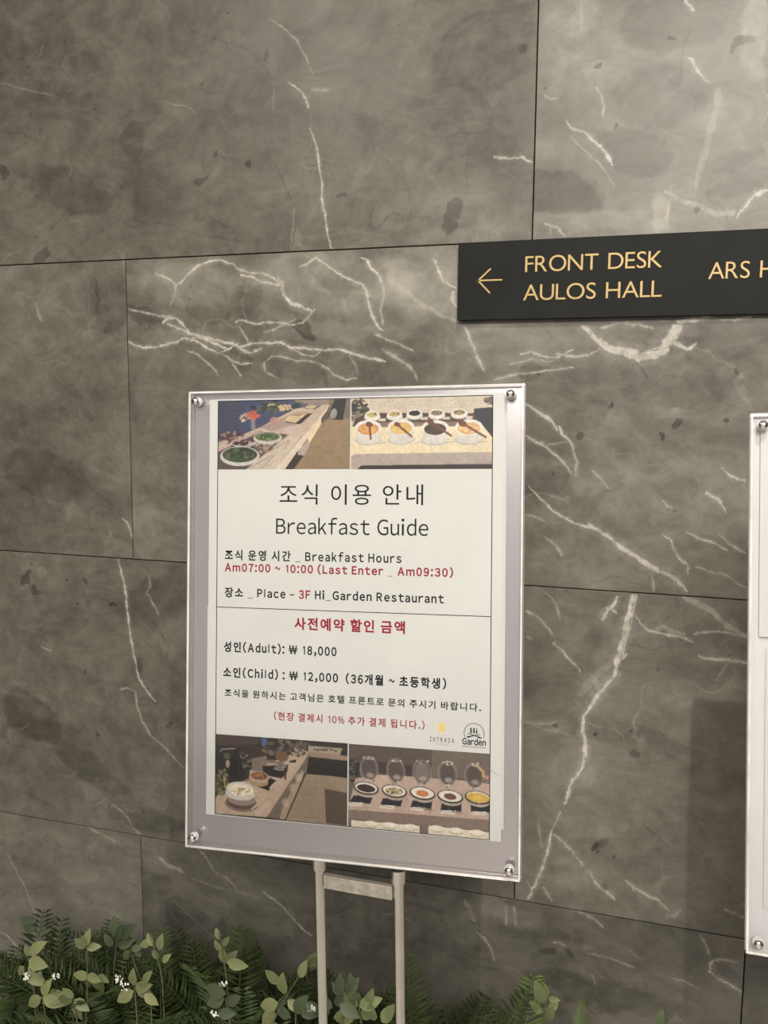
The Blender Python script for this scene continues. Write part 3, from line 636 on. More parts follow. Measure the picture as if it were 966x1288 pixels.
def ph4():
    p = Paint([(18, 28), (942, 98), (940, 652), (10, 560)], 196, 114)
    p.put(np.ones_like(p.xx), (104, 90, 80))
    p.poly([(18, 28), (560, 70), (560, 215), (200, 215), (18, 180)], (90, 76, 70)); p.poly([(560, 70), (942, 98), (942, 290), (560, 250)], (112, 98, 86)); p.poly([(90, 130), (450, 170), (440, 240), (120, 210)], (56, 46, 44), .8)
    p.blobs(50, 200, 36, 80, 60, 13, [(50, 44, 40), (96, 86, 78), (30, 28, 26)])
    p.poly([(60, 250), (210, 228), (420, 240), (942, 285), (942, 530), (10, 450)], (192, 164, 146)); p.line([(600, 235), (942, 290)], 4, (60, 50, 46))
    p.poly([(10, 450), (942, 525), (942, 590), (10, 510)], (134, 112, 100))
    p.poly([(10, 510), (942, 590), (940, 652), (10, 560)], (118, 98, 88)); p.poly([(30, 520), (480, 560), (480, 610), (30, 570)], (226, 214, 190)); p.poly([(540, 560), (942, 605), (942, 652), (540, 612)], (226, 214, 190))
    for x, y in ((160, 552), (285, 562), (420, 575), (595, 585), (725, 600), (860, 615)): p.ell(x, y, 46, 24, (206, 192, 168)); p.ell(x, y - 10, 46, 16, (238, 228, 206))
    D = [(150, 190, 130, 315, (60, 40, 36)), (325, 205, 315, 335, None), (497, 215, 500, 350, (196, 120, 60)), (665, 225, 682, 372, (110, 66, 48)), (840, 240, 865, 380, (214, 176, 60))]
    for i, (lx, ly, x, y, c) in enumerate(D):
        p.ell(lx, ly, 62, 80, (160, 146, 134), -6, .55); p.ell(lx, ly, 54, 72, (92, 80, 74), -6, .8); p.ell(lx, ly, 44, 60, (128, 114, 106) if i == 2 else (84, 72, 66), -6, .9); p.blobs(lx, ly - 70, 40, 14, 14, 8, [(200, 190, 176), (120, 108, 98)]); p.blobs(lx + 5, ly + 76, 30, 12, 10, 9, [(200, 188, 172), (96, 84, 76)])
        p.ell(lx + 6, ly + 40, 30, 20, (176, 166, 158), 0, .7, .8)
        if i == 4: p.line([(865, 180), (900, 215), (900, 240)], 16, (196, 160, 96)); p.ell(922, 250, 14, 14, (190, 130, 110))
        dx = (i - 1.5) * 9
        p.poly([(x - 70 + dx, y + 45), (x + 62 + dx, y + 45), (x + 50 + dx * 1.8, y + 100), (x - 88 + dx * 1.8, y + 90)], (30, 30, 38))
        p.ell(x, y + 18, 78, 40, (176, 160, 146), 4); p.ell(x, y, 84, 42, (50, 38, 34), 4); p.ell(x, y - 3, 74, 34, (232, 222, 206), 4)
        if c: p.ell(x, y, (72 if i == 4 else 62 if i == 0 else 40), (30 if i == 4 else 25 if i == 0 else 20), c, 4); p.blobs(x, y, 34, 14, 16, 8, [c, tuple(int(v * 1.12) for v in c)])
        else: p.ell(x, y, 60, 24, (180, 166, 110)); p.blobs(x, y, 52, 18, 40, 8, [(60, 36, 30), (190, 176, 110), (110, 60, 44), (210, 200, 170)])
        sx = x - 40 + dx * 2.2
        p.poly([(sx - 45, y + 88), (sx + 50, y + 92), (sx + 42, y + 116), (sx - 52, y + 108)], (224, 210, 192)); p.line([(sx - 45, y + 98), (sx + 42, y + 104)], 3, (150, 130, 116))
        if i in (2, 3): p.line([(sx, y + 80), (sx + 50, y + 104), (sx + 95, y + 108)], 6, (90, 76, 70))
    return p.done()

def print_mat():
    m = mat('printed_colour', rough=.45); T = NT(m)
    a = T.n('ShaderNodeAttribute', attribute_name='print'); T.put(T.p.inputs['Base Color'], a.outputs['Color']); return m
M_print = print_mat()

def photo(arr, x0, x1, z0, z1, toP, parent, inv):
    h, w = arr.shape[:2]
    verts = [inv @ toP(x0 + (x1 - x0) * i / w, z1 + (z0 - z1) * j / h, -.00010) for j in range(h + 1) for i in range(w + 1)]
    faces = [(j * (w + 1) + i, (j + 1) * (w + 1) + i, (j + 1) * (w + 1) + i + 1, j * (w + 1) + i + 1) for j in range(h) for i in range(w)]
    o = mesh_obj('photo_print', verts, faces, M_print, parent)
    at_ = o.data.color_attributes.new('print', 'FLOAT_COLOR', 'CORNER')
    c = np.ones((h * w, 4, 4)); c[:, :, :3] = arr.reshape(-1, 1, 3)
    at_.data.foreach_set('color', c.reshape(-1))
    return o

# ------------------------------------------------------------------ the two acrylic notice stands
def board_frame(T, rx, ry, rz):
    """returns f(u, v, d): point on the board; u right, v up, d towards the wall"""
    R = Euler((rx, ry, rz), 'XYZ').to_matrix(); T = Vector(T)
    return lambda u, v, d=0.0: T + R @ Vector((u, d, v))

BW, BH = .4783, .6547
def prism(name, P, pts, d0, d1, mats, parent, inv, bev=0.0):
    """outline pts (u, v) extruded in depth; edge faces take the second material"""
    n = len(pts)
    vs = [inv @ P(u, v, d0) for u, v in pts] + [inv @ P(u, v, d1) for u, v in pts]
    fs = [tuple(range(n))[::-1], tuple(range(n, 2 * n))] + [(k, (k + 1) % n, n + (k + 1) % n, n + k) for k in range(n)]
    fs = [f[::-1] for f in fs]
    mi = [0, 0] + ([1] * n if isinstance(mats, (list, tuple)) and len(mats) > 1 else [0] * n)
    return mesh_obj(name, vs, fs, mats, parent, mi)
def rect(u0, u1, v0, v1, r=.0):
    if not r: return [(u0, v0), (u1, v0), (u1, v1), (u0, v1)]
    o = []
    for cx, cy, a0 in ((u1 - r, v0 + r, -90), (u1 - r, v1 - r, 0), (u0 + r, v1 - r, 90), (u0 + r, v0 + r, 180)):
        for k in range(4):
            a = math.radians(a0 + 30 * k); o.append((cx + r * math.cos(a), cy + r * math.sin(a)))
    return o

def frame_strip(bm, P, inv, u0, u1, v0, v1, w, d0, d1):
    def add(a, b, c, d):
        q = [(a, c), (b, c), (b, d), (a, d)]
        vs = [bm.verts.new(inv @ P(x, y, z)) for z in (d0, d1) for x, y in q]
        for f in ((0, 1, 2, 3), (7, 6, 5, 4), (0, 4, 5, 1), (1, 5, 6, 2), (2, 6, 7, 3), (3, 7, 4, 0)):
            bm.faces.new([vs[i] for i in f])
    add(u0, u1, v0, v0 + w); add(u0, u1, v1 - w, v1); add(u0, u0 + w, v0 + w, v1 - w); add(u1 - w, u1, v0 + w, v1 - w)

def notice_stand(P, back, label, px, tilt=.022):
    cb = P(BW / 2, -BH, 0)
    root = empty('notice_stand', (cb.x, cb.y + .03, 0)); tag(root, label, 'stand')
    inv = Matrix.Translation(-Vector(root.location))
    prism('back_panel', P, rect(.0, BW, -BH, 0, .002), .0042, .0085, [back, M_edge], root, inv)
    prism('front_pane', P, rect(0, BW, -BH, 0, .0025), -.0042, 0.0, [M_pane, M_edge], root, inv)
    bm = bmesh.new(); frame_strip(bm, P, inv, 0.0012, BW - .0012, -BH + .0012, -.0012, .0024, -.0046, -.0043); 
    bm_obj('pane_bevel', bm, M_edge, root)
    yaw = None
    ax = (P(0, 0, -1) - P(0, 0, 0)).normalized()
    q = ax.to_track_quat('Z', 'Y').to_matrix().to_4x4()
    for u, v in ((.0143, -.0158), (.4602, -.0157), (.4630, -.6393), (.0144, -.6383)):
        c = inv @ P(u, v, 0)
        Mx = Matrix.Translation(c) @ q
        bm = bmesh.new(); bm_lathe(bm, [(.0030, -.004), (.0030, .009), (.0054, .009), (.0056, .0100), (.0056, .0125), (.0050, .0142), (.0032, .0153), (.0010, .0157)], Mx, 24)
        o = bm_obj('screw_cap', bm, M_chrome, root, True)
        o.data.polygons.foreach_set('use_smooth', [True] * len(o.data.polygons))
        bm = bmesh.new(); bm_lathe(bm, [(.0068, .003), (.0068, .0038), (.0062, .0044), (.003, .0044)], Mx, 20); bm_obj('washer', bm, M_edge, root)
        bm = bmesh.new(); bm_lathe(bm, [(.0045, -.016), (.0045, -.0078)], Mx, 16); bm_obj('screw_nut', bm, M_chrome, root)
    zb = cb.z
    yp = cb.y + .021
    zt = zb + .012
    def colm(name, x, z0, z1, r, m, r2=None, par=root, n=8):
        bm = bmesh.new(); N = n; vs = []
        for z in (z0, z1):
            dx = (zt - z) * tilt
            vs.append([bm.verts.new(inv @ Vector((x + dx + r * math.cos(2 * PI * (k + .5) / N), yp + r * math.sin(2 * PI * (k + .5) / N), z))) for k in range(N)])
        for k in range(N): bm.faces.new((vs[0][k], vs[0][(k + 1) % N], vs[1][(k + 1) % N], vs[1][k]))
        bm.faces.new(vs[0][::-1]); bm.faces.new(vs[1])
        bmesh.ops.bevel(bm, geom=[e for e in bm.edges if abs(e.verts[0].co.z - e.verts[1].co.z) > .01], offset=r * .12, segments=2, affect='EDGES')
        return bm_obj(name, bm, m, par)
    for x in px:
        po = colm('post', x, .016, zt, .0078, M_steel)
        colm('sleeve', x, zb - .028, zb + .010, .0100, M_steel, par=po)
    # slanted rails behind the panel that carry it
    for u in (BW / 2 - .055, BW / 2 + .055):
        prism('rear_rail', P, rect(u - .008, u + .008, -BH + .03, -.18), .0076, .012, [M_steel], root, inv)
    bm = bmesh.new(); z1 = zb - .0335; z0 = z1 - .0195; d = (zt - z1) * tilt
    bm_box(bm, px[0] + .008 + d, px[1] - .008 + d, yp - .006, yp + .003, z0, z1, bevel=.0008); bm.transform(inv); bm_obj('crossbar', bm, M_bar, root)
    c = Vector((px[1] + .0, yp - .002, zb - .002)); bm = bmesh.new(); bm_lathe(bm, [(.0118, -.0045), (.0122, -.002), (.0118, .0008)], inv @ Matrix.Translation(c), 24); bm_obj('black_collar', bm, M_black, root)
    c = Vector((px[1] + .0195, yp - .004, zb - .004)); bm = bmesh.new(); bm_lathe(bm, [(.0045, -.006), (.0052, -.004), (.0052, .003), (.004, .0045)], inv @ Matrix.Translation(c) @ Matrix.Rotation(PI / 2, 4, 'X'), 16); bm_obj('knob', bm, M_black, root)
    xm = (px[0] + px[1]) / 2 + zt * tilt; bm = bmesh.new(); bm_box(bm, xm - .17, xm + .17, yp - .15, yp + .045, 0, .016, bevel=.003); bm.transform(inv); bm_obj('base_plate', bm, M_steel, root)
    return root

P1 = board_frame((.3719, -.4155, 1.5355), -.1166, -.0277, .0649)
P2 = board_frame((1.1246, -.3895, 1.5116), -.1276, -.0354, -.0196)
notice_stand(P1, M_silver, 'steel post stand holding a clear acrylic frame with the printed breakfast notice, silver backing', (.585, .702))
c2 = P2(BW / 2, -BH, 0)
notice_stand(P2, M_whiteback, 'acrylic frame stand with white backing and blank white papers, cut off by the right edge', (c2.x - .058, c2.x + .059))

def sheet(name, P, u0, u1, v0, v1, d0, d1, label, cat='sheet', group=None):
    c = P((u0 + u1) / 2, v0, (d0 + d1) / 2); root = empty(name, c); tag(root, label, cat, group)
    inv = Matrix.Translation(-c)
    prism('paper', P, rect(u0, u1, v0, v1), d0, d1, [M_paper], root, inv)
    def toP(u, v, dd=0.0): return P(u, v, d0 + dd)
    return root, inv, toP

# white sheet lying behind, its edge shows at the right
b0, _, _ = sheet('backing_sheet', P1, .036, .4543, -.591, -.016, .0031, .0038, 'plain white sheet behind the breakfast notice, its edge showing along the right side')
top, inv, tp = sheet('printed_sheet', P1, .0305, .4512, -.3090, -.0122, .0018, .0024, 'upper printed sheet with the heading, opening hours and two buffet photographs', 'notice')
bot, inv2, tp2 = sheet('printed_sheet', P1, .0295, .4512, -.6068, -.3086, .0019, .0025, 'lower printed sheet with red heading, prices, two logos and two buffet photographs', 'notice')

def rule(parent, inv, toP, a, b, w=.0011, mt=M_ink, name='border_line'):
    a, b = Vector(a), Vector(b); n = Vector((-(b - a).y, (b - a).x)).normalized() * w / 2
    return mesh_obj(name, [inv @ toP(*q, -.00016) for q in (a - n, b - n, b + n, a + n)], [(0, 1, 2, 3)], mt, parent)
L, R_ = .0435, .4358
rule(top, inv, tp, (L, -.0148), (L, -.3086)); rule(top, inv, tp, (R_, -.0148), (R_, -.3086)); rule(top, inv, tp, (L, -.0148), (R_, -.0152), .0011)
rule(bot, inv2, tp2, (L, -.3090), (R_, -.3090), .0010); rule(bot, inv2, tp2, (L, -.3086), (L, -.6050)); rule(bot, inv2, tp2, (R_, -.3086), (R_, -.6050)); rule(bot, inv2, tp2, (L, -.6050), (R_, -.6055), .0010)
A1, A2, A3, A4 = ph1(), ph2(), ph3(), ph4()
photo(A1, .0438, .2396, -.1124, -.0152, tp, top, inv); photo(A2, .2412, .4355, -.1128, -.0155, tp, top, inv)
photo(A3, .0438, .2396, -.6046, -.4907, tp2, bot, inv2); photo(A4, .2412, .4355, -.6050, -.4912, tp2, bot, inv2)

K = lambda t: [(t, M_ink)]
RD = lambda t: [(t, M_red)]
lettering(K('조식 이용 안내'), .1374, .3427, -.1592, .0310, .002, tp, top, inv, .08)
lettering(K('Breakfast Guide'), .1325, .3502, -.2030, .0290, .002, tp, top, inv, .08)
lettering(K('조식 운영 시간 _ Breakfast Hours'), .0554, .3134, -.2402, .0158, .024, tp, top, inv, .14)
lettering(RD('Am07:00 ~ 10:00 (Last Enter _ Am09:30)'), .0554, .3845, -.2573, .0146, .032, tp, top, inv, .12, 'dark red lettering with the hours')
lettering([('장소 _ Place – ', M_ink), ('3F', M_red), (' Hi_Garden Restaurant', M_ink)], .0556, .3722, -.2931, .0152, .028, tp, top, inv, .12)
lettering(RD('사전예약 할인 금액'), .1607, .3190, -.3350, .0182, .030, tp2, bot, inv2, .10, 'dark red bold heading')
lettering(K('성인(Adult): ₩ 18,000'), .0548, .2225, -.3710, .0156, .032, tp2, bot, inv2, .13)
lettering(K('소인(Child) : ₩ 12,000  (36개월 ~ 초등학생)'), .0542, .3763, -.4072, .0154, .032, tp2, bot, inv2, .13)
lettering(K('조식을 원하시는 고객님은 호텔 프론트로 문의 주시기 바랍니다.'), .0568, .4234, -.4352, .0118, .020, tp2, bot, inv2, .12)
lettering(RD('(현장 결제시 10% 추가 결제 됩니다.)'), .1316, .3471, -.4640, .0128, .018, tp2, bot, inv2, .12, 'dark red lettering')
# hotel emblem: a yellow block of bars with its name
vs, fs = [], []
def q2(u0, u1, v0, v1, dd=-.00015):
    k = len(vs); vs.extend([inv2 @ tp2(*p, dd) for p in ((u0, v0), (u1, v0), (u1, v1), (u0, v1))]); fs.append((k, k + 1, k + 2, k + 3))
for k in range(5):
    x = .3657 + k * .00205
    q2(x, x + .0014, -.4670, -.4541)
for v in (-.4575, -.4606, -.4640): q2(.3672, .3745, v - .0006, v + .0006)
mesh_obj('emblem', vs, fs, M_yellow, bot)['label'] = 'yellow hotel emblem of upright bars'
lettering([('HOTEL', M_grey_ink)], .3652, .3755, -.4714, .0020, 0, tp2, bot, inv2, .4)
lettering(K('INTRADA'), .3545, .3877, -.4800, .0082, .012, tp2, bot, inv2, .42)
lettering([('ICHEON', M_grey_ink)], .3618, .3796, -.4843, .0040, 0, tp2, bot, inv2, .5)
# round restaurant emblem
vs, fs = [], []
cx_, cz_ = .4144, -.4655
for k in range(40):
    a0 = math.radians(-28 + 236 * k / 40); a1 = math.radians(-28 + 236 * (k + 1) / 40); n = len(vs)
    for r, a in ((.0128, a0), (.0140, a0), (.0140, a1), (.0128, a1)): vs.append(inv2 @ tp2(cx_ + r * math.cos(a), cz_ + r * math.sin(a), -.00015))
    fs.append((n, n + 1, n + 2, n + 3))
mesh_obj('emblem_ring', vs, fs, M_grey_ink, bot)
vs, fs = [], []
def seg(a, b, w0, w1):
    a, b = Vector(a), Vector(b); n = Vector((-(b - a).y, (b - a).x)).normalized(); k = len(vs)
    vs.extend([inv2 @ tp2(*p, -.00018) for p in (a - n * w0, b - n * w1, b + n * w1, a + n * w0)]); fs.append((k, k + 1, k + 2, k + 3))
seg((.4055, -.4705), (.4225, -.4665), .0007, .0004); seg((.4233, -.4705), (.4060, -.4660), .0007, .0004); seg((.405, -.4712), (.410, -.4700), .0009, .0005); seg((.424, -.4712), (.419, -.4700), .0009, .0005)
# slab-serif letters "Hi"
for x in (.4100, .4142): seg((x, -.4650), (x, -.4590), .00085, .00085); seg((x - .0015, -.4651), (x + .0015, -.4651), .0003, .0003); seg((x - .0015, -.4588), (x + .0015, -.4588), .0003, .0003)
seg((.410, -.4620), (.4142, -.4620), .0003, .0003)
seg((.4178, -.4650), (.4178, -.4610), .0008, .0008); seg((.4164, -.4651), (.4193, -.4651), .0003, .0003); seg((.4166, -.4610), (.4178, -.4610), .0003, .0003); seg((.4178, -.4598), (.4178, -.4586), .0008, .0008)
mesh_obj('emblem_cutlery', vs, fs, M_ink, bot)
lettering(K('Garden'), .3984, .4303, -.4808, .0108, .030, tp2, bot, inv2, .02)
lettering(K('BUFFET & PUB RESTAURANT'), .3984, .4303, -.4845, .0022, .02, tp2, bot, inv2, .12)
rule(bot, inv2, tp2, (.4300, -.5105), (.4500, -.5195), .0005, M_grey_ink, 'crease')

# the second stand's papers
sheet('paper_sheet', P2, .0125, .3095, -.272, -.020, .0008, .0014, 'blank white paper at the top of the right-hand acrylic frame')
sheet('paper_sheet', P2, .0205, .3175, -.600, -.286, .0022, .0028, 'blank white paper below the first in the right-hand acrylic frame')

# ------------------------------------------------------------------ direction sign on the wall
SX0, SX1, SZ0, SZ1 = .6746, 2.45, ZA - .1328, ZA - .0008
sg = empty('direction_sign', (SX0, -.002, SZ0)); tag(sg, 'long charcoal direction sign with gold arrow and gold capitals on the stone wall', 'sign')
sinv = Matrix.Translation(-Vector(sg.location))
bm = bmesh.new(); bm_box(bm, SX0, SX1, -.0150, .0, SZ0, SZ1, bevel=.0007); bm.transform(sinv); bm_obj('sign_panel', bm, M_sign, sg)
def sign_text(text, x0, x1, base, cap, off=.0):
    V_, F_, n, x = [], [], 0, 0.0
    for ch in text:
        if ch == ' ': x += .33; continue
        a, fs = glyph(ch, off, 8, False); a = a.copy(); x0_ = a[:, 0].min(); a[:, 0] -= x0_; w = a[:, 0].max()
        V_.append(a + (x, 0)); F_ += [tuple(i + n for i in f) for f in fs]; n += len(a); x += w + (.075 if ch not in 'AL' else .045)
    vs = np.vstack(V_); sc = (x1 - x0) / np.ptp(vs[:, 0]); mn = vs[:, 0].min()
    hh, _ = glyph('H', off, 8, False); sz = cap / hh[:, 1].max()
    bm = bmesh.new(); bv = [bm.verts.new((x0 + (v[0] - mn) * sc, -.0150, base + v[1] * sz)) for v in vs]
    for f in F_:
        try: bm.faces.new([bv[i] for i in f])
        except ValueError: pass
    bmesh.ops.recalc_face_normals(bm, faces=bm.faces[:])
    r = bmesh.ops.extrude_face_region(bm, geom=bm.faces[:])
    for e in r['geom']:
        if isinstance(e, bmesh.types.BMVert): e.co.y -= .0016
    bm.transform(sinv); return bm_obj('lettering', bm, M_gold, sg)
sign_text('FRONT DESK', .7915, 1.0145, ZA - .0548, .0262, -.004)
sign_text('AULOS HALL', .7893, 1.0156, ZA - .1020, .0262, -.004)
sign_text('ARS HALL', 1.0860, 1.0860 + .158, ZA - .0762, .0262, -.004)
bm = bmesh.new()
def stroke(a, b, w):
    a, b = Vector((a[0], 0, a[1])), Vector((b[0], 0, b[1])); d = b - a; M_ = Matrix.Translation((a + b) / 2 + Vector((0, -.0157, 0))) @ Matrix.Rotation(-math.atan2(d.z, d.x), 4, 'Y')
    bm_box(bm, -d.length / 2, d.length / 2, -.0008, .0008, -w / 2, w / 2, M_)
stroke((.7105, ZA - .0660), (.7525, ZA - .0660), .0026); stroke((.7100, ZA - .0668), (.7325, ZA - .0465), .0028); stroke((.7100, ZA - .0652), (.7318, ZA - .0878), .0028)
bm.transform(sinv); bm_obj('arrow', bm, M_gold, sg)

# ------------------------------------------------------------------ planter with artificial greenery
PX0, PX1, PY0, PY1 = -.75, 1.30, -.40, -.02
pl = empty('planter', ((PX0 + PX1) / 2, (PY0 + PY1) / 2, 0)); tag(pl, 'low dark planter box at the foot of the stone wall, filled with ferns', 'planter')
pinv = Matrix.Translation(-Vector(pl.location))
bm = bmesh.new()
for a in ((PX0, PX1, PY0, PY0 + .02), (PX0, PX1, PY1 - .02, PY1), (PX0, PX0 + .02, PY0 + .02, PY1 - .02), (PX1 - .02, PX1, PY0 + .02, PY1 - .02)): bm_box(bm, *a, 0, .11)
bm.transform(pinv); bm_obj('box_wall', bm, M_planter, pl)
bm = bmesh.new(); bm_box(bm, PX0 + .02, PX1 - .02, PY0 + .02, PY1 - .02, .0, .085); bm.transform(pinv); so = bm_obj('soil', bm, M_soil, pl)

def leaf_mat(name, c1, c2, rough=.5, sub=0.0):
    m = mat(name, c1, rough, spec=.35); T = NT(m)
    oi = T.n('ShaderNodeObjectInfo'); tc = T.n('ShaderNodeTexCoord').outputs['Object']
    f = T.m('ADD', T.m('MULTIPLY', T.noise(tc, 30, 3), .6), T.m('MULTIPLY', oi.outputs['Random'], .5))
    T.put(T.p.inputs['Base Color'], T.ramp(f, [(.2, c1), (.85, c2)]))
    return m
M_fern = leaf_mat('fern_green', (.020, .034, .010), (.070, .098, .030), .6)
M_fern2 = leaf_mat('bright_fern', (.075, .125, .028), (.16, .23, .06), .55)
M_leaf = leaf_mat('dusty_leaf', (.085, .105, .042), (.215, .232, .105), .5)
M_leaf2 = leaf_mat('dark_leaf', (.035, .050, .024), (.085, .105, .055), .5)
M_stem = mat('stem_green', (.12, .125, .07), .6)
M_flower = mat('white_flower', (.75, .74, .66), .5)

NATH = {}
def frond_mesh(length, n, bend, mt, wide=.24):
    n = int(n * 1.7); wide *= .74
    """a fern frond growing along +z that bends to +x, leaflets in pairs"""
    V_, F_ = [], []
    def pt(t):
        a = bend * t; return Vector((length * (1 - math.cos(a)) / max(bend, .01), 0, length * math.sin(a) / max(bend, .01))), Vector((math.sin(a), 0, math.cos(a)))
    for i in range(10):
        p, d = pt(i / 10); q, e = pt((i + 1) / 10); w = .0014 * (1 - i / 12); k = len(V_)
        V_ += [p + Vector((0, -w, 0)), q + Vector((0, -w, 0)), q + Vector((0, w, 0)), p + Vector((0, w, 0)), p + Vector((w, 0, 0)), q + Vector((w, 0, 0))]
        F_ += [(k, k + 1, k + 5, k + 4), (k + 4, k + 5, k + 2, k + 3)]
    for i in range(n):
        t = .16 + .84 * i / n; p, d = pt(t); nrm = Vector((d.z, 0, -d.x))
        w_f = 1.05
        ln = length * wide * math.sin(PI * min(1, (1 - t) * 1.05 + .06)) ** .7 * (1 - .25 * t); w = length * .84 / n * .62 * w_f
        for s in (-1, 1):
            jit = random.uniform(-.15, .15); di = (Vector((0, s, 0)) + d * (.45 + jit) - nrm * random.uniform(-.1, .25)).normalized(); k = len(V_)
            m1 = p + di * ln * .4
            V_ += [p, m1 + d * w * .55 - nrm * .0012, p + di * ln, m1 - d * w * .45 - nrm * .0012, m1 + nrm * .0014]
            F_ += [(k, k + 1, k + 4), (k + 1, k + 2, k + 4), (k + 2, k + 3, k + 4), (k + 3, k, k + 4)]
    m = bpy.data.meshes.new('frond'); NATH[m.name] = length * math.sin(bend) / bend; m.from_pydata([tuple(v) for v in V_], [], F_); m.materials.append(mt); m.update(); return m
FR = [frond_mesh(.24, 20, 1.0, M_fern), frond_mesh(.20, 17, 1.35, M_fern, .26), frond_mesh(.27, 24, .8, M_fern, .2), frond_mesh(.17, 15, .45, M_fern, .28)]
FRB = frond_mesh(.16, 16, .25, M_fern2, .2); FRC = frond_mesh(.2, 18, 1.1, M_fern2, .24)

def put(name, me, parent, loc, rot, sc=1.0):
    o = bpy.data.objects.new(name, me); COL.objects.link(o); o.parent = parent; o.location = loc
    o.rotation_euler = rot; o.scale = (sc,) * 3; return o

def fern(x, y, ztip, label, meshes=FR, n=12, up=.35):
    base = Vector((x, y, .085)); root = empty('fern', base); tag(root, label, 'fern', 'artificial ferns in the planter')
    hgt = max(.08, ztip - .085 - (.022 if y > -.2 else .024 if y > -.26 else .042))
    for k in range(n):
        me = meshes[random.randrange(len(meshes))]
        az = 2 * PI * k / n + random.uniform(-.3, .3)
        if y > -.2: az = -PI * (k + .5) / n + random.uniform(-.12, .12)
        sc = hgt / NATH[me.name] * .97 * (random.uniform(.9, 1.04) if k % 3 == 1 else random.uniform(.45, .9))
        z0 = 0
        if sc > 1.7: z0 = hgt - NATH[me.name] * 1.7; sc = 1.7 * random.uniform(.85, 1)
        put('frond', me, root, (0, 0, max(0, z0)), Euler((random.uniform(-.15, .15), random.uniform(-.35, up) if k % 3 != 1 else random.uniform(-.3, -.05), az), 'XYZ'), sc)
    return root

PROF = [(-200, 1250), (-60, 1262), (0, 1240), (20, 1200), (45, 1166), (75, 1190), (100, 1215), (120, 1192), (152, 1168), (180, 1205), (205, 1182), (240, 1222), (285, 1178), (320, 1208), (350, 1250), (395, 1245), (430, 1236), (470, 1262), (500, 1272),
        (540, 1252), (580, 1268), (625, 1290), (655, 1272), (690, 1300), (726, 1300), (800, 1330), (1000, 1350)]
def ztop(u, y):
    xs = [p[0] for p in PROF]; v = np.interp(u, xs, [p[1] for p in PROF]); return at(u, v, y)
SPOTS = [(-90, -.15), (-45, -.27), (0, -.14), (14, -.30), (48, -.12), (62, -.28), (95, -.18), (120, -.32), (152, -.10), (160, -.25), (203, -.12), (212, -.28), (245, -.2), (285, -.12), (292, -.3), (328, -.2), (352, -.33),
         (392, -.12), (425, -.26), (462, -.14), (512, -.2), (548, -.12), (585, -.22), (628, -.15), (700, -.2)]
WHERE = ['leftmost, outside the frame edge', 'second from the left edge', 'at the left edge, by the wall', 'at the left edge, nearest the viewer', 'tallest at the left, against the wall', 'in front of the tall left fern',
         'between the two leftmost leaf sprigs', 'low at the front, left of the tile joint', 'against the wall just left of the tile joint', 'in front, below the tile joint', 'against the wall just right of the tile joint', 'in front, right of the tile joint',
         'midway between tile joint and left post', 'tall, against the wall left of the left post', 'before the tall one left of the post', 'two hands left of the left post', 'nearest the left post on its left',
         'behind the left post', 'between the two posts, in front', 'between the two posts, against the wall', 'right behind the right post', 'first right of the right post, against the wall', 'second right of the right post', 'third right of the right post', 'low, below the lone upright sprig']
for (u, y), wh in zip(SPOTS, WHERE):
    p = ztop(u, y); fern(p[0], y, p[2] + .0, 'dark green artificial fern in the planter, ' + wh)
EXTRA = [(322, -.09, 0, 'against the wall, first left of the left post'), (270, -.08, 0, 'against the wall, left of the slender rising sprig'),(28, -.21, 8, 'just right of the left edge, middle row'), (82, -.2, 6, 'middle row, behind the three-leaf sprig'), (134, -.2, 6, 'middle row, left of the fuzzy tall leaves'), (180, -.19, 8, 'middle row, right under the tile joint'),
         (228, -.14, 8, 'against the wall, right of the forked twig'), (262, -.24, 10, 'left of the slender rising sprig'), (306, -.14, 4, 'against the wall, right of the slender rising sprig'), (372, -.2, 10, 'under the long arching sprig'), (536, -.3, 6, 'nearest the viewer, right of the right post'), (606, -.3, 4, 'nearest the viewer, left of the standing narrow leaves')]
for u, y, dv, wh in EXTRA:
    p = at(u, np.interp(u, [q[0] for q in PROF], [q[1] for q in PROF]) + dv, y); fern(p[0], y, p[2], 'dark green artificial fern, ' + wh)
# bright ferns
p = at(654, 1276, -.2); fern(p[0], -.2, p[2], 'small bright green fern right of the posts, left of the lone fern frond', [FRB, FRC], 7, .2)
p = at(727, 1254, -.17); root = empty('fern_frond', (p[0] + .008, -.17, .085)); tag(root, 'single upright bright green fern tip standing alone below the shadowed wall', 'fern')
hh = p[2] - .085; put('frond', FRB, root, (0, 0, hh - .16 if hh > .16 else 0), Euler((0, -.14, 1.3), 'XYZ'), 1.0 if hh > .16 else hh / .16)
p = at(8, 1262, -.33); fern(p[0], -.33, p[2] + .02, 'bright green low fern at the lower left corner', [FRC, FRB], 9, .5)
p = at(70, 1275, -.33); fern(p[0], -.35, p[2], 'bright green low fern beside the lower left corner', [FRC, FR[1]], 8, .5)

def leaf_mesh(L_, W_, mt, curl=.25, cup=.12):
    n = 6; V_, F_ = [], []
    for i in range(n + 1):
        t = i / n; w = W_ * .5 * math.sin(PI * t ** .8) ** .8 if 0 < t < 1 else 0.0004
        z = -curl * L_ * t * t
        V_ += [Vector((L_ * t, -w, z + cup * w)), Vector((L_ * t, 0, z - .0002)), Vector((L_ * t, w, z + cup * w))]
    for i in range(n):
        k = 3 * i; F_ += [(k, k + 3, k + 4, k + 1), (k + 1, k + 4, k + 5, k + 2)]
    m = bpy.data.meshes.new('leaf'); m.from_pydata([tuple(v) for v in V_], [], F_); m.materials.append(mt)
    m.polygons.foreach_set('use_smooth', [True] * len(m.polygons)); m.update(); return m
LM = {'p': leaf_mesh(.036, .020, M_leaf), 'd': leaf_mesh(.034, .020, M_leaf2)}

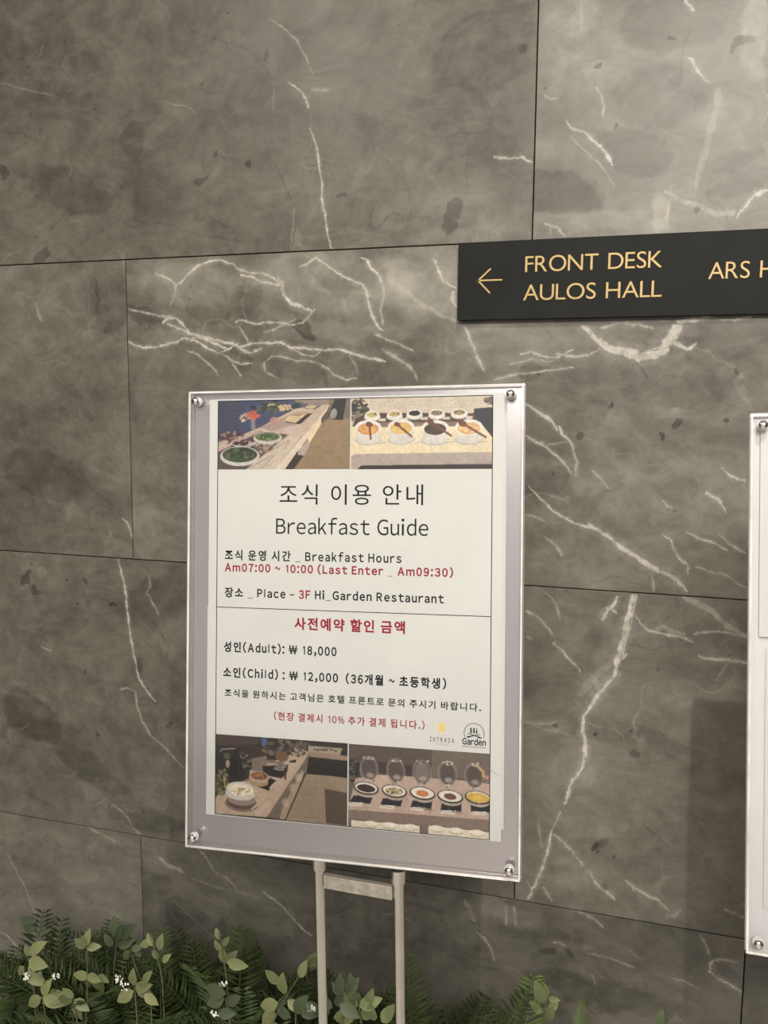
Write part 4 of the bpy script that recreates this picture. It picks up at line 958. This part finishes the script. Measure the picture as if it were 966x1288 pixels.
def sprig(label, leaves, stem, y=-.3, lm='p', flowers=()):
    """stem: picture points from foot to tip; leaves: (u, v, direction in degrees, length in pixels)"""
    pts = [Vector(at(a, b, y)) for a, b in stem]
    foot = Vector((pts[0].x, y, .085)); root = empty('leafy_sprig', foot); tag(root, label, 'plant', 'leafy sprigs in the planter')
    pts = [foot] + pts if pts[0].z > .09 else pts
    V_, F_ = [], []
    for i, p in enumerate(pts):
        r = .0014 * (1 - .5 * i / len(pts))
        for k in range(5): V_.append(p - foot + Vector((r * math.cos(2 * PI * k / 5), r * math.sin(2 * PI * k / 5), 0)))
    for i in range(len(pts) - 1):
        for k in range(5): F_.append((5 * i + k, 5 * i + (k + 1) % 5, 5 * i + 5 + (k + 1) % 5, 5 * i + 5 + k))
    mesh_obj('stem', V_, F_, M_stem, root, smooth=True)
    for u, v, deg, lpx in leaves:
        a = Vector(at(u, v, y + random.uniform(-.012, .012))); s = lpx * .00148 / .034
        th = math.radians(deg)
        # leaf axis x lies in the picture direction, blade turned to the viewer with some lean
        X = Vector((math.cos(th), random.uniform(-.35, .1), math.sin(th))).normalized()
        N = (Vector((random.uniform(-.3, .3), -1, .35 + random.uniform(-.2, .4)))); N = (N - X * N.dot(X)).normalized()
        Y = N.cross(X); Mr = Matrix((X, Y, N)).transposed().to_euler()
        put('leaf', LM[lm], root, a - foot, Mr, s)
        # short stalk back to the stem
    if flowers:
        V_, F_ = [], []
        for u, v, r in flowers:
            for _ in range(11):
                c = Vector(at(u + random.gauss(0, r), v + random.gauss(0, r), y - .01)) - foot; s = random.uniform(.0012, .0026); k = len(V_)
                V_ += [c + Vector(q) * s for q in ((1, 0, 0), (0, -1, 0), (-1, 0, 0), (0, 1, 0), (0, 0, 1.6), (0, 0, -1))]
                F_ += [(k, k + 1, k + 4), (k + 1, k + 2, k + 4), (k + 2, k + 3, k + 4), (k + 3, k, k + 4), (k + 1, k, k + 5), (k + 2, k + 1, k + 5), (k + 3, k + 2, k + 5), (k, k + 3, k + 5)]
        o = mesh_obj('flower_cluster', V_, F_, M_flower, root); o['label'] = 'tiny white flowers'
    return root

sprig('pale sprig of four broad leaves near the left edge', [(37, 1200, 45, 25), (36, 1208, 5, 26), (38, 1210, -40, 24), (38, 1203, 120, 14), (34, 1222, -20, 26), (30, 1215, -120, 15)], [(46, 1290), (42, 1240), (36, 1205)], -.375, 'p', [(32, 1229, 2.5)])
sprig('sprig with a curling leaf touching the tall left fern top', [(26, 1158, 10, 16), (44, 1170, 170, 18), (46, 1160, 150, 14), (50, 1172, 15, 14), (40, 1155, -60, 12)], [(70, 1240), (52, 1190), (40, 1155)], -.27, 'd')
sprig('sprig topped by three rounded yellow-green leaves on a bare stem', [(108, 1190, 85, 18), (108, 1192, 155, 17), (109, 1192, 15, 16), (108, 1190, 125, 12), (110, 1226, -5, 18), (112, 1227, 185, 20), (120, 1226, -80, 26), (112, 1230, -110, 18), (124, 1226, -25, 14)], [(108, 1290), (110, 1240), (109, 1192)], -.37, 'p', [(70, 1228, 2.2)])
sprig('low sprig with two broad grey-green leaves at lower left', [(52, 1254, 215, 24), (54, 1256, 20, 30), (53, 1252, 65, 22), (54, 1254, -15, 26)], [(60, 1292), (53, 1254)], -.385, 'p')
sprig('low sprig of folded leaves between the left corner and the flowers', [(92, 1256, 195, 22), (94, 1256, -70, 24), (94, 1257, -20, 20), (93, 1254, 150, 16)], [(98, 1292), (93, 1255)], -.385, 'p')
sprig('fuzzy tall leaf sprig standing left of the tile joint', [(145, 1182, 65, 24), (147, 1178, 95, 26), (152, 1180, 50, 26), (148, 1190, 30, 24), (142, 1190, 130, 18)], [(140, 1260), (146, 1190), (150, 1165)], -.26, 'd')
sprig('bright pair of leaves with tiny white flowers below the tile joint', [(168, 1240, 90, 20), (170, 1243, 25, 22), (168, 1246, 215, 24), (172, 1240, -40, 24), (182, 1250, -30, 18), (180, 1236, 60, 16)], [(173, 1292), (171, 1262), (169, 1242)], -.385, 'p', [(150, 1233, 2.6), (156, 1242, 3)])
sprig('thin sprig of small round leaves left of the tile joint', [(163, 1196, 230, 16), (165, 1194, 20, 14), (172, 1186, 5, 18), (170, 1196, -40, 10)], [(190, 1260), (170, 1215), (163, 1193)], -.33, 'd')
sprig('twiggy sprig with forked bare tips just right of the tile joint', [(190, 1186, 195, 16), (200, 1195, 80, 18), (192, 1190, 120, 14), (204, 1210, 50, 14), (200, 1205, 150, 12)], [(206, 1270), (204, 1230), (198, 1205), (190, 1180), (187, 1176)], -.35, 'p')
sprig('slender sprig rising from the dark fern left of the posts', [(284, 1212, 100, 20), (285, 1212, 55, 18), (278, 1196, 120, 13), (280, 1190, 60, 12), (286, 1210, -5, 22), (276, 1182, 110, 12)], [(290, 1290), (284, 1225), (280, 1200), (275, 1172)], -.35, 'p', [(280, 1237, 2.2)])
sprig('low sprig of dull leaves and flowers in front of the dark fern', [(284, 1250, 175, 26), (282, 1256, 200, 22), (280, 1262, 240, 18), (276, 1268, 120, 16), (286, 1262, 40, 20), (274, 1275, 10, 20)], [(290, 1300), (284, 1255)], -.385, 'd', [(269, 1276, 2.8)])
sprig('long arching sprig just left of the left post', [(352, 1236, 160, 20), (377, 1230, 75, 18), (386, 1216, 60, 18), (392, 1212, 30, 14), (356, 1250, 90, 24), (350, 1262, 200, 24), (346, 1270, 235, 26), (362, 1258, -20, 18), (370, 1268, 20, 20)], [(340, 1292), (362, 1250), (378, 1225), (394, 1204)], -.37, 'p', [(386, 1266, 2.2)])
sprig('broad leaf sprig low against the left post', [(376, 1272, 10, 26), (370, 1274, 60, 24), (366, 1280, 160, 22), (385, 1262, -20, 18), (390, 1280, 90, 18)], [(372, 1300), (372, 1272)], -.385, 'd', [(392, 1270, 2.2)])
sprig('leafy sprig between the posts, nearer the left post', [(418, 1268, 160, 20), (420, 1262, 30, 22), (428, 1250, 95, 20), (430, 1252, 130, 16), (436, 1250, 60, 22), (440, 1246, -60, 24), (428, 1262, -20, 24), (444, 1240, 100, 14), (415, 1272, 200, 18)], [(430, 1292), (432, 1255), (430, 1232)], -.37, 'd')
sprig('low broad-leaved sprig between the posts, nearer the right post', [(450, 1266, 150, 20), (452, 1266, 30, 24), (448, 1276, 200, 28), (456, 1282, 60, 22), (470, 1284, 100, 20), (462, 1262, 70, 16), (480, 1286, 60, 22)], [(456, 1300), (452, 1268), (464, 1256)], -.375, 'p')
sprig('sprig of narrow curling leaves standing apart right of the posts', [(684, 1262, 110, 24), (686, 1256, 98, 20), (690, 1256, 10, 12), (692, 1272, 65, 16), (688, 1284, 70, 18), (680, 1276, 120, 15), (676, 1270, 125, 12), (686, 1280, 80, 12)], [(685, 1300), (685, 1275), (687, 1252), (681, 1234)], -.22, 'p')
sprig('narrow twig tip by the shadow edge, right of the lone fern tip', [(828, 1290, 80, 16), (838, 1288, 115, 16)], [(832, 1300), (834, 1280)], -.27, 'd')
